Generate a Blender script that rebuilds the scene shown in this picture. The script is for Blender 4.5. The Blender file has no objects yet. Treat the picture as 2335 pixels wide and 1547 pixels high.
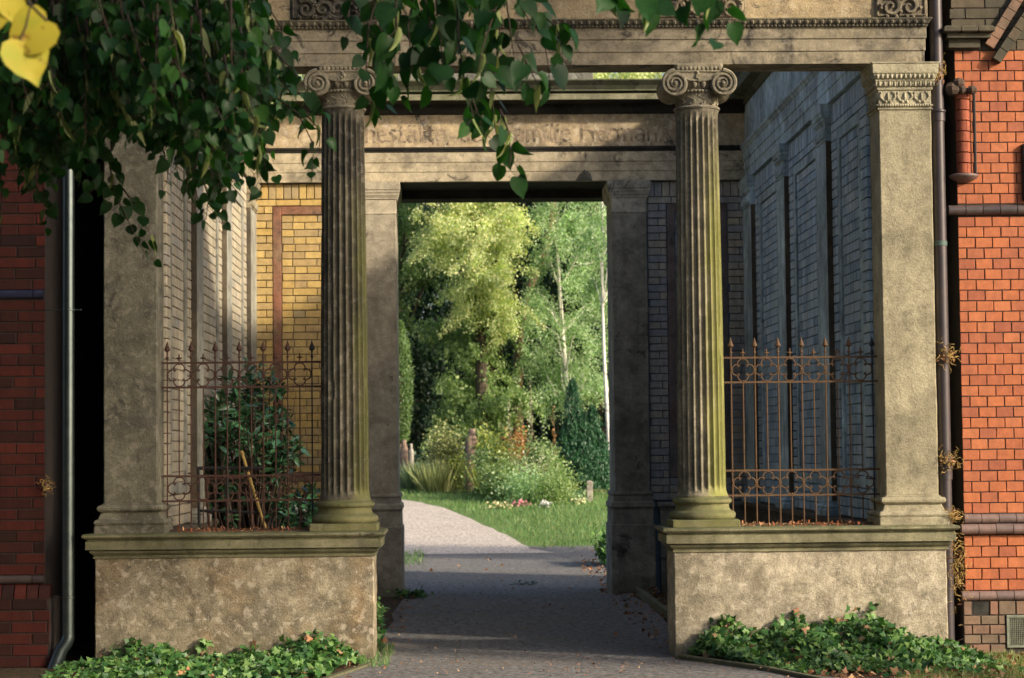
import bpy, math, random
import numpy as np
from mathutils import Vector, Matrix

R = math.radians
C = bpy.context.scene.collection
rnd = random.Random(7)
NP = np.random.default_rng(11)

# ------------------------------------------------------------------ camera
W0, H0, F = 2335.0, 1547.0, 4839.0
CAM = Vector((0, 0, 1.48))
yaw = math.atan(122 / F)          # looks a little to the right of the facade normal
pitch = math.atan(254 / F)
roll = 0.0098
fwd = Vector((math.sin(yaw) * math.cos(pitch), math.cos(yaw) * math.cos(pitch), math.sin(pitch)))
right0 = Vector((math.cos(yaw), -math.sin(yaw), 0))
up0 = right0.cross(fwd)
right = right0 * math.cos(roll) - up0 * math.sin(roll)
up = up0 * math.cos(roll) + right0 * math.sin(roll)
cam_d = bpy.data.cameras.new('camera')
cam_d.sensor_width = 36
cam_d.lens = F / W0 * 36
cam_d.clip_start = 0.1
cam_d.clip_end = 2000
cam = bpy.data.objects.new('camera', cam_d)
C.objects.link(cam)
cam.matrix_world = Matrix(((right.x, up.x, -fwd.x, CAM.x), (right.y, up.y, -fwd.y, CAM.y),
                           (right.z, up.z, -fwd.z, CAM.z), (0, 0, 0, 1)))
cam_d.dof.use_dof = True
cam_d.dof.focus_distance = 12.0
cam_d.dof.aperture_fstop = 7.0
sc = bpy.context.scene
sc.camera = cam

# ------------------------------------------------------------------ light
SUN_AZ, SUN_EL = R(58), R(24)     # azimuth measured from the facade normal towards the right
world = bpy.data.worlds.new('World')
sc.world = world
world.use_nodes = True
wn = world.node_tree
bg = wn.nodes['Background']
sky = wn.nodes.new('ShaderNodeTexSky')
sky.sky_type = 'NISHITA'
sky.sun_disc = False
sky.sun_elevation = SUN_EL
sky.sun_rotation = math.pi - SUN_AZ
sky.dust_density = 4.0
sky.air_density = .8
wn.links.new(sky.outputs[0], bg.inputs[0])
bg.inputs[1].default_value = 0.15
sd = bpy.data.lights.new('sun', 'SUN')
sd.energy = 3.6
sd.angle = R(2.5)
sd.color = (1.0, 0.86, 0.67)
sun = bpy.data.objects.new('sun', sd)
C.objects.link(sun)
SUNV = Vector((math.sin(SUN_AZ) * math.cos(SUN_EL), -math.cos(SUN_AZ) * math.cos(SUN_EL), math.sin(SUN_EL)))
sun.rotation_euler = SUNV.to_track_quat('Z', 'Y').to_euler()
sc.view_settings.view_transform = 'Standard'
sc.view_settings.look = 'None'
sc.view_settings.exposure = 0.66
sc.view_settings.gamma = 1.0

# ------------------------------------------------------------------ pixel ray helpers
def ray(px, py):
    return right * ((px - W0 / 2) / F) + up * (-(py - H0 / 2) / F) + fwd

def P(px, py, Y):
    d = ray(px, py)
    return CAM + d * (Y / d.y)

def X(px, Y, py=770): return P(px, py, Y).x
def Z(py, Y, px=1167): return P(px, py, Y).z

TY = [-200, 31, 36, 42, 46, 60, 90, 400]
TZ = [0, 0, .25, .48, .67, 1.0, 1.6, 2.4]
def gz(y): return float(np.interp(y, TY, TZ))

def G(px, py):                     # where a pixel's ray meets the ground
    lo, hi = 5.0, 120.0
    for _ in range(50):
        m = (lo + hi) / 2
        if P(px, py, m).z > gz(m): lo = m
        else: hi = m
    return P(px, py, lo)

# ------------------------------------------------------------------ object helpers
def tag(o, label=None, cat=None, group=None, kind=None):
    if label: o['label'] = label
    if cat: o['category'] = cat
    if group: o['group'] = group
    if kind: o['kind'] = kind
    return o

def wloc(o):
    v = Vector((0, 0, 0))
    while o is not None:
        v += o.location; o = o.parent
    return v

def thing(name, label, cat, loc=(0, 0, 0), group=None):
    o = bpy.data.objects.new(name, None)
    o.empty_display_size = .2
    o.location = loc
    C.objects.link(o)
    return tag(o, label, cat, group)

class MB:
    def __init__(s): s.v = []; s.f = []; s.m = []; s.cm = 0
    def add(s, vs, fs):
        n = len(s.v)
        s.v += [tuple(p) for p in vs]
        for f in fs:
            s.f.append(tuple(n + i for i in f)); s.m.append(s.cm)
        return s
    def ring(s, rings, cap0=True, cap1=True):
        k = len(rings[0]); vs = [p for r in rings for p in r]; fs = []
        for i in range(len(rings) - 1):
            for j in range(k):
                a = i * k + j; b = i * k + (j + 1) % k
                fs.append((a, b, b + k, a + k))
        if cap0: fs.append(tuple(range(k - 1, -1, -1)))
        if cap1: fs.append(tuple(range(len(vs) - k, len(vs))))
        return s.add(vs, fs)
    def molded(s, x0, x1, y0, y1, prof, c=.004):
        rings = []
        for o, z in prof:
            a, b, d, e = x0 - o, x1 + o, y0 - o, y1 + o
            rings.append([(a + c, d, z), (b - c, d, z), (b, d + c, z), (b, e - c, z), (b - c, e, z), (a + c, e, z), (a, e - c, z), (a, d + c, z)])
        return s.ring(rings)
    def box(s, x0, x1, y0, y1, z0, z1, b=.003):
        return s.molded(x0, x1, y0, y1, [(-b, z0), (0, z0 + b), (0, z1 - b), (-b, z1)], b)
    def tube(s, pts, r, n=8, caps=True):
        pts = [Vector(p) for p in pts]
        rs = r if hasattr(r, '__len__') else [r] * len(pts)
        rings = []
        prev = None
        for i, p in enumerate(pts):
            t = (pts[min(i + 1, len(pts) - 1)] - pts[max(i - 1, 0)]).normalized()
            if prev is None:
                a = t.orthogonal().normalized()
            else:
                a = (prev - t * prev.dot(t))
                a = a.normalized() if a.length > 1e-6 else t.orthogonal().normalized()
            prev = a
            b = t.cross(a)
            rings.append([tuple(p + (a * math.cos(2 * math.pi * j / n) + b * math.sin(2 * math.pi * j / n)) * rs[i]) for j in range(n)])
        return s.ring(rings, caps, caps)
    def lathe(s, cx, cy, prof, n=48):
        rings = [[(cx + r * math.cos(2 * math.pi * j / n), cy + r * math.sin(2 * math.pi * j / n), z) for j in range(n)] for r, z in prof]
        return s.ring(rings)
    def ball(s, c, r, sx=1, sy=1, sz=1, n=8, m=5):
        rings = []
        for i in range(m + 1):
            a = -math.pi / 2 + math.pi * (i + .02) / (m + .04)
            rings.append([(c[0] + r * sx * math.cos(a) * math.cos(2 * math.pi * j / n), c[1] + r * sy * math.cos(a) * math.sin(2 * math.pi * j / n), c[2] + r * sz * math.sin(a)) for j in range(n)])
        return s.ring(rings)
    def build(s, name, mat, parent=None, smooth=False, loc=None):
        me = bpy.data.meshes.new(name)
        base = wloc(parent) if parent is not None else Vector((0, 0, 0))
        if loc is not None: base = Vector((0, 0, 0))
        me.from_pydata([(p[0] - base.x, p[1] - base.y, p[2] - base.z) for p in s.v], [], s.f)
        mats = mat if isinstance(mat, (list, tuple)) else [mat]
        for m in mats: me.materials.append(m)
        if len(mats) > 1: me.polygons.foreach_set('material_index', s.m)
        if smooth: me.polygons.foreach_set('use_smooth', [True] * len(me.polygons))
        me.update()
        o = bpy.data.objects.new(name, me)
        C.objects.link(o)
        o.parent = parent
        if loc is not None: o.location = loc
        return o

def smooth_angle(o, deg=35):
    me = o.data
    me.polygons.foreach_set('use_smooth', [True] * len(me.polygons))
    me.set_sharp_from_angle(angle=R(deg))

def rough(o, strength=.006, scale=.12, levels=4):
    t = bpy.data.textures.get('wear%g' % scale) or bpy.data.textures.new('wear%g' % scale, 'CLOUDS')
    t.noise_scale = scale; t.noise_depth = 3
    m = o.modifiers.new('sub', 'SUBSURF'); m.subdivision_type = 'SIMPLE'; m.levels = levels; m.render_levels = levels
    d = o.modifiers.new('wear', 'DISPLACE'); d.texture = t; d.strength = strength; d.texture_coords = 'GLOBAL'; d.mid_level = .5
    return o

def inst(name, tv, tf, M, T, mats, parent=None, mi=None, extra=None):
    """One mesh made of many transformed copies of a small template."""
    tv = np.asarray(tv, float); n = len(T); k = len(tv)
    base = np.array(wloc(parent)) if parent is not None else np.zeros(3)
    v = np.einsum('nij,kj->nki', M, tv) + T[:, None, :] - base
    v = v.reshape(-1, 3)
    lt = np.concatenate([np.array(f) for f in tf]); ls = np.array([len(f) for f in tf])
    loops = (lt[None, :] + (np.arange(n) * k)[:, None]).ravel()
    tot = np.tile(ls, n); start = np.concatenate([[0], np.cumsum(tot)[:-1]])
    mis = np.repeat(mi if mi is not None else np.zeros(n, int), len(tf))
    if extra is not None and len(extra.v):
        ev = np.array(extra.v) - base
        el = np.concatenate([np.array(f) for f in extra.f]) + len(v)
        es = np.array([len(f) for f in extra.f])
        st2 = np.concatenate([[0], np.cumsum(es)[:-1]]) + len(loops)
        v = np.concatenate([v, ev]); loops = np.concatenate([loops, el]); tot = np.concatenate([tot, es]); start = np.concatenate([start, st2])
        mis = np.concatenate([mis, np.array(extra.m)])
    me = bpy.data.meshes.new(name)
    me.vertices.add(len(v)); me.vertices.foreach_set('co', v.astype(np.float32).ravel())
    me.loops.add(len(loops)); me.loops.foreach_set('vertex_index', loops.astype(np.int32))
    me.polygons.add(len(tot)); me.polygons.foreach_set('loop_start', start.astype(np.int32)); me.polygons.foreach_set('loop_total', tot.astype(np.int32))
    for m in (mats if isinstance(mats, (list, tuple)) else [mats]): me.materials.append(m)
    me.polygons.foreach_set('material_index', mis.astype(np.int32))
    me.update(calc_edges=True)
    o = bpy.data.objects.new(name, me)
    C.objects.link(o)
    o.parent = parent
    return o

def rots(n, rng, tip=None, tipvar=.5, nrm=None, nvar=.6):
    """random frames (n,3,3): column y = leaf axis near `tip`, column z = blade normal near `nrm`."""
    y = rng.normal(size=(n, 3)) * tipvar + (np.array(tip) if tip is not None else 0)
    y /= np.linalg.norm(y, axis=1, keepdims=True) + 1e-9
    z = rng.normal(size=(n, 3)) * nvar + (np.array(nrm) if nrm is not None else 0)
    z -= y * np.sum(y * z, axis=1, keepdims=True)
    z /= np.linalg.norm(z, axis=1, keepdims=True) + 1e-9
    x = np.cross(y, z)
    return np.stack([x, y, z], axis=2)

HEART_V = [(0, 0, 0), (.17, -.09, .02), (.38, -.05, .05), (.52, .16, .07), (.5, .42, .05), (.34, .7, .01), (.13, .9, -.03), (0, 1.08, -.1), (0, .3, -.0), (0, .66, -.02),
           (-.17, -.09, .02), (-.38, -.05, .05), (-.52, .16, .07), (-.5, .42, .05), (-.34, .7, .01), (-.13, .9, -.03)]
HEART_F = [(0, 1, 2, 8), (8, 2, 3), (8, 3, 4, 9), (9, 4, 5), (9, 5, 6, 7), (0, 8, 11, 10), (8, 12, 11), (8, 9, 13, 12), (9, 14, 13), (9, 7, 15, 14)]
IVY_V = [(0, .25, .03), (0, 0, 0), (.28, -.16, -.03), (.3, .08, 0), (.56, .22, -.06), (.25, .42, 0), (0, .95, -.1), (-.25, .42, 0), (-.56, .22, -.06), (-.3, .08, 0), (-.28, -.16, -.03)]
IVY_F = [(0, 1, 2, 3), (0, 3, 4, 5), (0, 5, 6, 7), (0, 7, 8, 9), (0, 9, 10, 1)]
DIA_V = [(0, 0, 0), (.34, .45, .06), (0, 1, -.05), (-.34, .45, .06), (0, .5, 0)]
DIA_F = [(0, 1, 4), (4, 1, 2), (0, 4, 3), (4, 2, 3)]
LANCE_V = [(0, 0, 0), (.13, .3, .04), (.15, .6, .02), (0, 1, -.08), (-.15, .6, .02), (-.13, .3, .04), (0, .35, 0), (0, .65, -.02)]
LANCE_F = [(0, 1, 6), (6, 1, 2, 7), (7, 2, 3), (0, 6, 5), (6, 7, 4, 5), (7, 3, 4)]

# ------------------------------------------------------------------ materials
def nt(name):
    m = bpy.data.materials.new(name); m.use_nodes = True
    t = m.node_tree
    return m, t, t.nodes['Principled BSDF'], t.nodes['Material Output']

def N(t, typ, **kw):
    n = t.nodes.new(typ)
    for k, v in kw.items():
        if k in ('operation', 'blend_type', 'data_type', 'noise_dimensions', 'feature'): setattr(n, k, v)
    return n

def noise(t, vec, scale, detail=6, rough_=.6, dist=0):
    n = t.nodes.new('ShaderNodeTexNoise')
    n.inputs['Scale'].default_value = scale; n.inputs['Detail'].default_value = detail
    n.inputs['Roughness'].default_value = rough_; n.inputs['Distortion'].default_value = dist
    if vec is not None: t.links.new(vec, n.inputs['Vector'])
    return n.outputs['Fac']

def ramp(t, fac, stops):
    n = t.nodes.new('ShaderNodeValToRGB')
    e = n.color_ramp.elements
    while len(e) < len(stops): e.new(.5)
    for i, (p, c) in enumerate(stops):
        e[i].position = p
        e[i].color = (c[0], c[1], c[2], 1) if hasattr(c, '__len__') else (c, c, c, 1)
    t.links.new(fac, n.inputs[0])
    return n.outputs[0]

def mix(t, a, b, fac, mode='MIX'):
    n = t.nodes.new('ShaderNodeMix'); n.data_type = 'RGBA'; n.blend_type = mode
    for val, idx in ((fac, 0), (a, 6), (b, 7)):
        if hasattr(val, 'is_linked') or hasattr(val, 'node'): t.links.new(val, n.inputs[idx])
        elif idx == 0: n.inputs[0].default_value = val
        else: n.inputs[idx].default_value = (val[0], val[1], val[2], 1)
    return n.outputs[2]

def math_(t, op, a, b=None, c=None, clamp=False):
    n = t.nodes.new('ShaderNodeMath'); n.operation = op; n.use_clamp = clamp
    for i, v in enumerate((a, b, c)):
        if v is None: continue
        if hasattr(v, 'node'): t.links.new(v, n.inputs[i])
        else: n.inputs[i].default_value = v
    return n.outputs[0]

def pos(t, sx=1, sy=1, sz=1):
    g = t.nodes.new('ShaderNodeNewGeometry')
    if (sx, sy, sz) == (1, 1, 1): return g.outputs['Position']
    m = t.nodes.new('ShaderNodeVectorMath'); m.operation = 'MULTIPLY'
    t.links.new(g.outputs['Position'], m.inputs[0]); m.inputs[1].default_value = (sx, sy, sz)
    return m.outputs[0]

def comp(t, vec, i):
    s = t.nodes.new('ShaderNodeSeparateXYZ'); t.links.new(vec, s.inputs[0]); return s.outputs[i]

def bump(t, bsdf, hs, dist=.01):
    prev = None
    for h, s in hs:
        b = t.nodes.new('ShaderNodeBump'); b.inputs['Strength'].default_value = s; b.inputs['Distance'].default_value = dist
        t.links.new(h, b.inputs['Height'])
        if prev: t.links.new(prev, b.inputs['Normal'])
        prev = b.outputs[0]
    t.links.new(prev, bsdf.inputs['Normal'])

def stone(name, c1, c2, crust=.5, crust_col=(.045, .042, .038), streak=.3, moss=0, moss_col=(.10, .115, .035), spots=0., warm=None, rgh=.9, bs=.5, algae=None, mosstop=0., k=.6):
    m, t, b, o = nt(name)
    p = pos(t)
    c1 = tuple(v * g_ for v, g_ in zip(c1, (.98, 1.01, .95))); c2 = tuple(v * g_ for v, g_ in zip(c2, (.86, .88, .82)))
    big = noise(t, p, 1.6, 8, .65, .3)
    col = mix(t, c1, c2, ramp(t, big, [(.35, 0), (.65, 1)]))
    if warm:
        w = ramp(t, noise(t, pos(t, 1, 1, .7), 2.6, 6, .6, .5), [(.50, 0), (.66, .5)])
        col = mix(t, col, warm, w)
    mid = noise(t, p, 11, 10, .72)
    col = mix(t, col, ramp(t, mid, [(.34, .38), (.45, .85), (.56, 1.08), (.68, 1.4)]), .8 * k, 'MULTIPLY')
    cloud = noise(t, p, 4.3, 10, .7, .4)
    col = mix(t, col, ramp(t, cloud, [(.38, .5), (.5, 1.0), (.62, 1.25)]), .85 * k, 'MULTIPLY')
    fine = noise(t, p, 75, 5, .75)
    col = mix(t, col, ramp(t, fine, [(.36, .45), (.64, 1.45)]), .6 * k, 'MULTIPLY')
    st = noise(t, pos(t, 9, 9, .8), 1.0, 6, .6)
    if streak > 0:
        col = mix(t, col, ramp(t, st, [(.35, 1.0), (.7, .42)]), streak, 'MULTIPLY')
    if crust > 0:
        so = ramp(t, noise(t, pos(t, 1, 1, 1.8), 1.5, 10, .7, .5), [(.50, 0), (.60, 1)])
        col = mix(t, col, (.085, .08, .068), math_(t, 'MULTIPLY', so, min(.75, .25 + crust * .6)))
        cr = noise(t, p, 3.4, 12, .74, .6)
        msk = ramp(t, cr, [(.62 - .14 * crust, 0), (.68 - .14 * crust, 1)])
        col = mix(t, col, crust_col, math_(t, 'MULTIPLY', msk, .88))
    if spots > 0:
        patch = ramp(t, noise(t, p, 2.1, 6, .65), [(.42, 0), (.6, 1)])
        sp = ramp(t, noise(t, p, 19, 8, .7, .6), [(.66 - .05 * spots, 0), (.72 - .05 * spots, 1)])
        col = mix(t, col, (.05, .045, .038), math_(t, 'MULTIPLY', math_(t, 'MULTIPLY', sp, .75), patch))
        lt = ramp(t, noise(t, p, 15, 10, .68, .3), [(.53, 0), (.60, 1)])
        col = mix(t, col, (.66, .58, .46), math_(t, 'MULTIPLY', lt, .5 * spots))
        dk = ramp(t, noise(t, pos(t, 1, 1, .6), 7, 10, .7, .3), [(.54, 0), (.62, 1)])
        col = mix(t, col, (.16, .135, .09), math_(t, 'MULTIPLY', dk, .45 * spots))
    if moss > 0:
        mm = ramp(t, noise(t, pos(t, 1, 1, .6), 3.1, 8, .7), [(.42 - .12 * moss, 0), (.68 - .12 * moss, 1)])
        col = mix(t, col, moss_col, math_(t, 'MULTIPLY', mm, min(1, moss)))
    if mosstop > 0:
        g = t.nodes.new('ShaderNodeNewGeometry')
        nz = comp(t, g.outputs['Normal'], 2)
        mt = math_(t, 'MULTIPLY', ramp(t, nz, [(.1, 0), (.6, 1)]), ramp(t, noise(t, p, 8, 6), [(.3, .2), (.6, 1)]))
        col = mix(t, col, (.06, .075, .025), math_(t, 'MULTIPLY', mt, mosstop))
    if algae:                          # (normal/coordinate side, colour, z low, z high) growth on the damp flank of a shaft
        cx, rad, zlo, zhi, ac, amt = algae
        xx = comp(t, p, 0)
        side = math_(t, 'DIVIDE', math_(t, 'SUBTRACT', xx, cx), rad)
        side = math_(t, 'ADD', side, math_(t, 'MULTIPLY', math_(t, 'SUBTRACT', noise(t, pos(t, 3, 3, 1.2), 2.4, 6, .6), .5), 1.5))
        sm = ramp(t, side, [(.1, 0), (.6, 1)])
        zz = comp(t, p, 2)
        zm = math_(t, 'DIVIDE', math_(t, 'SUBTRACT', zhi, zz), zhi - zlo, clamp=True)
        zm = ramp(t, zm, [(0, 0), (.25, .9), (1, 1)])
        col = mix(t, col, ac, math_(t, 'MULTIPLY', math_(t, 'MULTIPLY', sm, zm), amt))
    sb = math_(t, 'ADD', comp(t, p, 2), math_(t, 'MULTIPLY', noise(t, pos(t, 5, 5, 2), 1.0, 8, .7), -.55))
    col = mix(t, col, (.10, .095, .05), math_(t, 'MULTIPLY', ramp(t, math_(t, 'ADD', sb, .3), [(.02, 1), (.25, 0)]), .7))
    t.links.new(col, b.inputs['Base Color'])
    b.inputs['Roughness'].default_value = rgh
    b.inputs['Specular IOR Level'].default_value = .25
    bump(t, b, [(mid, bs), (fine, bs)], .016)
    return m

def brick(name, cols, dirt=.3, dirtcol=(.05, .045, .04), streak=.2, rgh=.85, bs=.35, spec=.3):
    m, t, b, o = nt(name)
    g = t.nodes.new('ShaderNodeNewGeometry')
    n = len(cols)
    col = ramp(t, g.outputs['Random Per Island'], [(i / max(1, n - 1), c) for i, c in enumerate(cols)])
    p = pos(t)
    mid = noise(t, p, 16, 8, .7)
    col = mix(t, col, ramp(t, mid, [(.25, .55), (.75, 1.35)]), .65, 'MULTIPLY')
    fine = noise(t, p, 150, 3, .6)
    col = mix(t, col, ramp(t, fine, [(.3, .7), (.7, 1.25)]), .5, 'MULTIPLY')
    d = ramp(t, noise(t, p, 2.3, 10, .72, .4), [(.62 - .25 * dirt, 0), (.78 - .2 * dirt, 1)])
    col = mix(t, col, dirtcol, math_(t, 'MULTIPLY', d, min(.85, dirt * 1.3)))
    st = noise(t, pos(t, 14, 14, .6), 1.0, 5, .6)
    col = mix(t, col, ramp(t, st, [(.4, 1.1), (.7, .5)]), streak, 'MULTIPLY')
    t.links.new(col, b.inputs['Base Color'])
    b.inputs['Roughness'].default_value = rgh
    b.inputs['Specular IOR Level'].default_value = spec
    bump(t, b, [(mid, bs), (fine, bs)], .008)
    return m

def leafm(name, cols, trans=.35, rgh=.45, spec=.4, tcol=None, vein=False, blem=False):
    m, t, b, o = nt(name)
    g = t.nodes.new('ShaderNodeNewGeometry')
    n = len(cols)
    col = ramp(t, g.outputs['Random Per Island'], [(i / max(1, n - 1), c) for i, c in enumerate(cols)])
    v = ramp(t, noise(t, pos(t), 40 if vein else 1.1, 4, .6), [(.3, .6), (.7, 1.3)])
    col = mix(t, col, v, .7, 'MULTIPLY')
    if blem: col = mix(t, col, (.22, .10, .02), ramp(t, noise(t, pos(t), 55, 5, .6), [(.60, 0), (.66, .9)])); col = mix(t, col, (.3, .34, .03), ramp(t, noise(t, pos(t), 22, 4, .5), [(.48, 0), (.65, .7)]))
    t.links.new(col, b.inputs['Base Color'])
    b.inputs['Roughness'].default_value = rgh
    b.inputs['Specular IOR Level'].default_value = spec
    tr = t.nodes.new('ShaderNodeBsdfTranslucent')
    tc = mix(t, col, tcol or (1.3, 1.5, .75), 1.0, 'MULTIPLY')
    t.links.new(tc, tr.inputs[0])
    ms = t.nodes.new('ShaderNodeMixShader'); ms.inputs[0].default_value = trans
    t.links.new(b.outputs[0], ms.inputs[1]); t.links.new(tr.outputs[0], ms.inputs[2])
    t.links.new(ms.outputs[0], o.inputs[0])
    return m

def plain(name, c, rgh=.6, metal=0, var=.4, scale=20, c2=None, bs=.2):
    m, t, b, o = nt(name)
    n1 = noise(t, pos(t), scale, 8, .7)
    col = mix(t, c, c2 or tuple(x * (1 - var) for x in c), ramp(t, n1, [(.35, 0), (.65, 1)]))
    t.links.new(col, b.inputs['Base Color'])
    b.inputs['Roughness'].default_value = rgh; b.inputs['Metallic'].default_value = metal
    bump(t, b, [(n1, bs)], .004)
    return m

SAND = stone('sandstone', (.40, .34, .235), (.30, .255, .18), crust=.35, streak=.45, spots=.3)
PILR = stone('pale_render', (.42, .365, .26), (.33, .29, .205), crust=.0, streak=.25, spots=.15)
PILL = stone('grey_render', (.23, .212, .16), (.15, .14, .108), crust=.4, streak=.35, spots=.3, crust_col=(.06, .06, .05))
DIER = stone('flaking_render', (.52, .44, .35), (.42, .36, .28), crust=.03, streak=.3, spots=1.0, moss=.25, moss_col=(.20, .18, .09), k=.9)
DIEL = stone('stained_render', (.43, .36, .26), (.31, .26, .19), crust=.25, streak=.2, spots=.9, warm=(.28, .17, .07), k=.9)
CAPS = stone('mossy_stone', (.37, .33, .22), (.26, .235, .16), crust=.25, streak=.6, moss=.45, moss_col=(.12, .13, .05), mosstop=.7)
CRUST = stone('sooty_sandstone', (.43, .345, .24), (.33, .26, .18), crust=.72, streak=.35, spots=.5)
ARCH = stone('pale_fascia_stone', (.40, .335, .245), (.31, .26, .19), crust=.6, streak=.3, spots=.3)
CORN = stone('dark_mossy_cornice', (.17, .17, .12), (.10, .11, .08), crust=.5, streak=.3, moss=.5, moss_col=(.06, .075, .03))
SOOT_SHADE = stone('soot_and_shade_stone', (.045, .043, .04), (.03, .028, .026), crust=.2, streak=.2)  # black that also stands in for shade in the soffit and vents
SKYTINT = stone('sky_tinted_stone', (.66, .85, 1.0), (.42, .56, .68), crust=.12, streak=.85, spots=.3, crust_col=(.03, .038, .05))  # cool skylight on the right wall is put into this colour
GREYB = stone('dim_grey_stone', (.28, .27, .24), (.18, .18, .17), crust=.45, streak=.5, spots=.3)
LIME = stone('lime_plaster', (.42, .40, .36), (.33, .32, .28), crust=.1, streak=.3)
BROWN = stone('brown_stone', (.16, .125, .09), (.11, .09, .07), crust=.2, streak=.3)
REDP = stone('red_plaster_strip', (.34, .12, .08), (.30, .20, .13), crust=.2, streak=.4)
REDG = stone('grey_red_strip', (.22, .15, .14), (.17, .17, .18), crust=.3, streak=.6)
YBR = brick('yellow_brick', [(.50, .34, .11), (.56, .40, .15), (.42, .30, .14), (.52, .355, .12), (.34, .27, .16)], dirt=.15, dirtcol=(.20, .15, .09), streak=.2)
PBR = brick('pale_buff_brick', [(.48, .42, .30), (.40, .36, .26), (.54, .46, .33), (.36, .34, .29)], dirt=.3, dirtcol=(.13, .14, .15), streak=.4)
BBR = brick('sky_tinted_brick', [(.34, .49, .62), (.45, .58, .69), (.24, .36, .48), (.48, .58, .64), (.37, .51, .62)], dirt=.3, dirtcol=(.04, .055, .07), streak=.75)  # brick colour carries the blue of the skylit shade
GBR = brick('grey_brick', [(.34, .33, .31), (.42, .38, .31), (.28, .29, .31), (.46, .39, .27)], dirt=.3, dirtcol=(.06, .06, .06), streak=.5)
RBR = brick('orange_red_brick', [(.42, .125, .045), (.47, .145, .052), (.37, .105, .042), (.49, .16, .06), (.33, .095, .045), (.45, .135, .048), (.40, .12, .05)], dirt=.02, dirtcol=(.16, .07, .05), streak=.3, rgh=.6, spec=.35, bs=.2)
RBD = brick('shade_dark_sooty_brick', [(.055, .010, .007), (.09, .017, .010), (.026, .009, .007), (.12, .022, .011)], dirt=.35, dirtcol=(.02, .014, .012), streak=.4, rgh=.6)  # soot, darkened further to carry the left building's shade
GRB = brick('green_stained_brick', [(.10, .085, .055), (.075, .07, .05), (.13, .10, .065)], dirt=.5, dirtcol=(.03, .035, .025), streak=.4)
MUB = brick('weathered_plinth_brick', [(.24, .12, .09), (.20, .15, .10), (.28, .15, .10), (.17, .13, .09)], dirt=.35, streak=.3)
ROLL = brick('dark_glazed_brick', [(.06, .045, .045), (.085, .065, .06), (.05, .045, .05)], dirt=.2, rgh=.28, spec=.6, bs=.15)
ROLP = brick('purple_brown_brick', [(.16, .115, .105), (.21, .14, .12), (.13, .10, .10)], dirt=.2, rgh=.5, bs=.2)
MORT = plain('dark_mortar', (.05, .04, .035), .95)
MORTY = plain('brown_mortar', (.21, .17, .11), .95)
MORTB = plain('sky_tinted_mortar', (.16, .23, .29), .95)  # mortar tinted for the same skylight
RUST = plain('rusted_iron', (.085, .036, .02), .8, 0, c2=(.045, .02, .014), scale=35)
RUSTY = plain('rust_with_old_paint', (.105, .062, .022), .75, 0, c2=(.08, .036, .018), scale=30)
BLKI = plain('black_iron', (.02, .018, .018), .6)
ZINC = plain('galvanised_zinc', (.15, .18, .18), .30, .9, c2=(.10, .13, .135), scale=9, bs=.05)
PIPE = plain('brown_painted_pipe', (.07, .055, .055), .38, .3, c2=(.05, .045, .05), scale=8, bs=.08)
BAMB = plain('dry_bamboo', (.50, .33, .09), .6, scale=12)
WOODG = plain('weathered_wood', (.17, .12, .07), .8, scale=15)
LINDEN = leafm('linden_leaf', [(.010, .042, .010), (.017, .062, .013), (.006, .026, .009), (.032, .095, .018), (.009, .036, .011)], trans=.3, rgh=.45, spec=.2, tcol=(1.4, 2.1, .5), vein=True)
BRACT = leafm('pale_seed_bract', [(.30, .36, .12), (.22, .30, .09)], trans=.4, tcol=(1, 1, .6))
YLEAF = leafm('yellow_leaf', [(.50, .43, .04), (.44, .37, .035)], blem=True, trans=.3, tcol=(1, 1, .5), rgh=.6)
TWIG = plain('twig_bark', (.05, .03, .02), .8)
IVY = leafm('ivy_leaf', [(.032, .10, .026), (.055, .15, .035), (.022, .07, .025), (.11, .22, .05), (.16, .27, .08)], trans=.15, rgh=.45, spec=.3, tcol=(1.2, 1.6, .5), vein=True)
LITTER = leafm('fallen_leaf', [(.25, .10, .045), (.34, .17, .08), (.16, .07, .04), (.42, .28, .15), (.20, .085, .04)], trans=.1, rgh=.7, tcol=(1, .8, .5))
LAUREL = leafm('laurel_leaf', [(.018, .065, .03), (.03, .095, .04), (.06, .15, .065), (.022, .075, .033)], trans=.1, rgh=.2, spec=.8, tcol=(1, 1.5, .5))
F_BRIGHT = leafm('sunlit_yellow_green_leaf', [(.46, .54, .24), (.62, .68, .35), (.33, .43, .20), (.74, .76, .44), (.62, .58, .28)], trans=.4, tcol=(1.3, 1.4, .6))
F_MID = leafm('mid_green_leaf', [(.10, .18, .07), (.17, .26, .10), (.07, .13, .055), (.26, .34, .14)], trans=.4)
F_LMID = leafm('light_mid_leaf', [(.20, .30, .11), (.30, .40, .16), (.14, .23, .09), (.42, .50, .22)], trans=.4)
F_DARK = leafm('deep_green_leaf', [(.018, .045, .027), (.03, .068, .032), (.012, .035, .024), (.055, .10, .045)], trans=.25)
F_BIRCH = leafm('birch_leaf', [(.30, .44, .24), (.44, .57, .33), (.20, .33, .18), (.58, .66, .44)], trans=.45)
F_YEW = leafm('yew_needle', [(.02, .085, .035), (.035, .12, .045), (.014, .055, .028)], trans=.1)
F_GOLD = leafm('pale_goldenrod', [(.34, .36, .13), (.26, .32, .11), (.42, .42, .2)], trans=.3, tcol=(1, 1, .6))
F_YEL = leafm('yellow_green_shrub', [(.24, .30, .05), (.30, .34, .07), (.16, .24, .05)], trans=.3, tcol=(1, 1, .5))
F_RUSTL = leafm('rust_orange_leaf', [(.38, .14, .05), (.30, .20, .06), (.44, .20, .08), (.2, .2, .06)], trans=.3, tcol=(1, 1, .6))
F_SILV = leafm('pale_seed_pod', [(.42, .46, .30), (.34, .38, .22), (.5, .5, .36)], trans=.25, tcol=(1, 1, .8))
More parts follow.
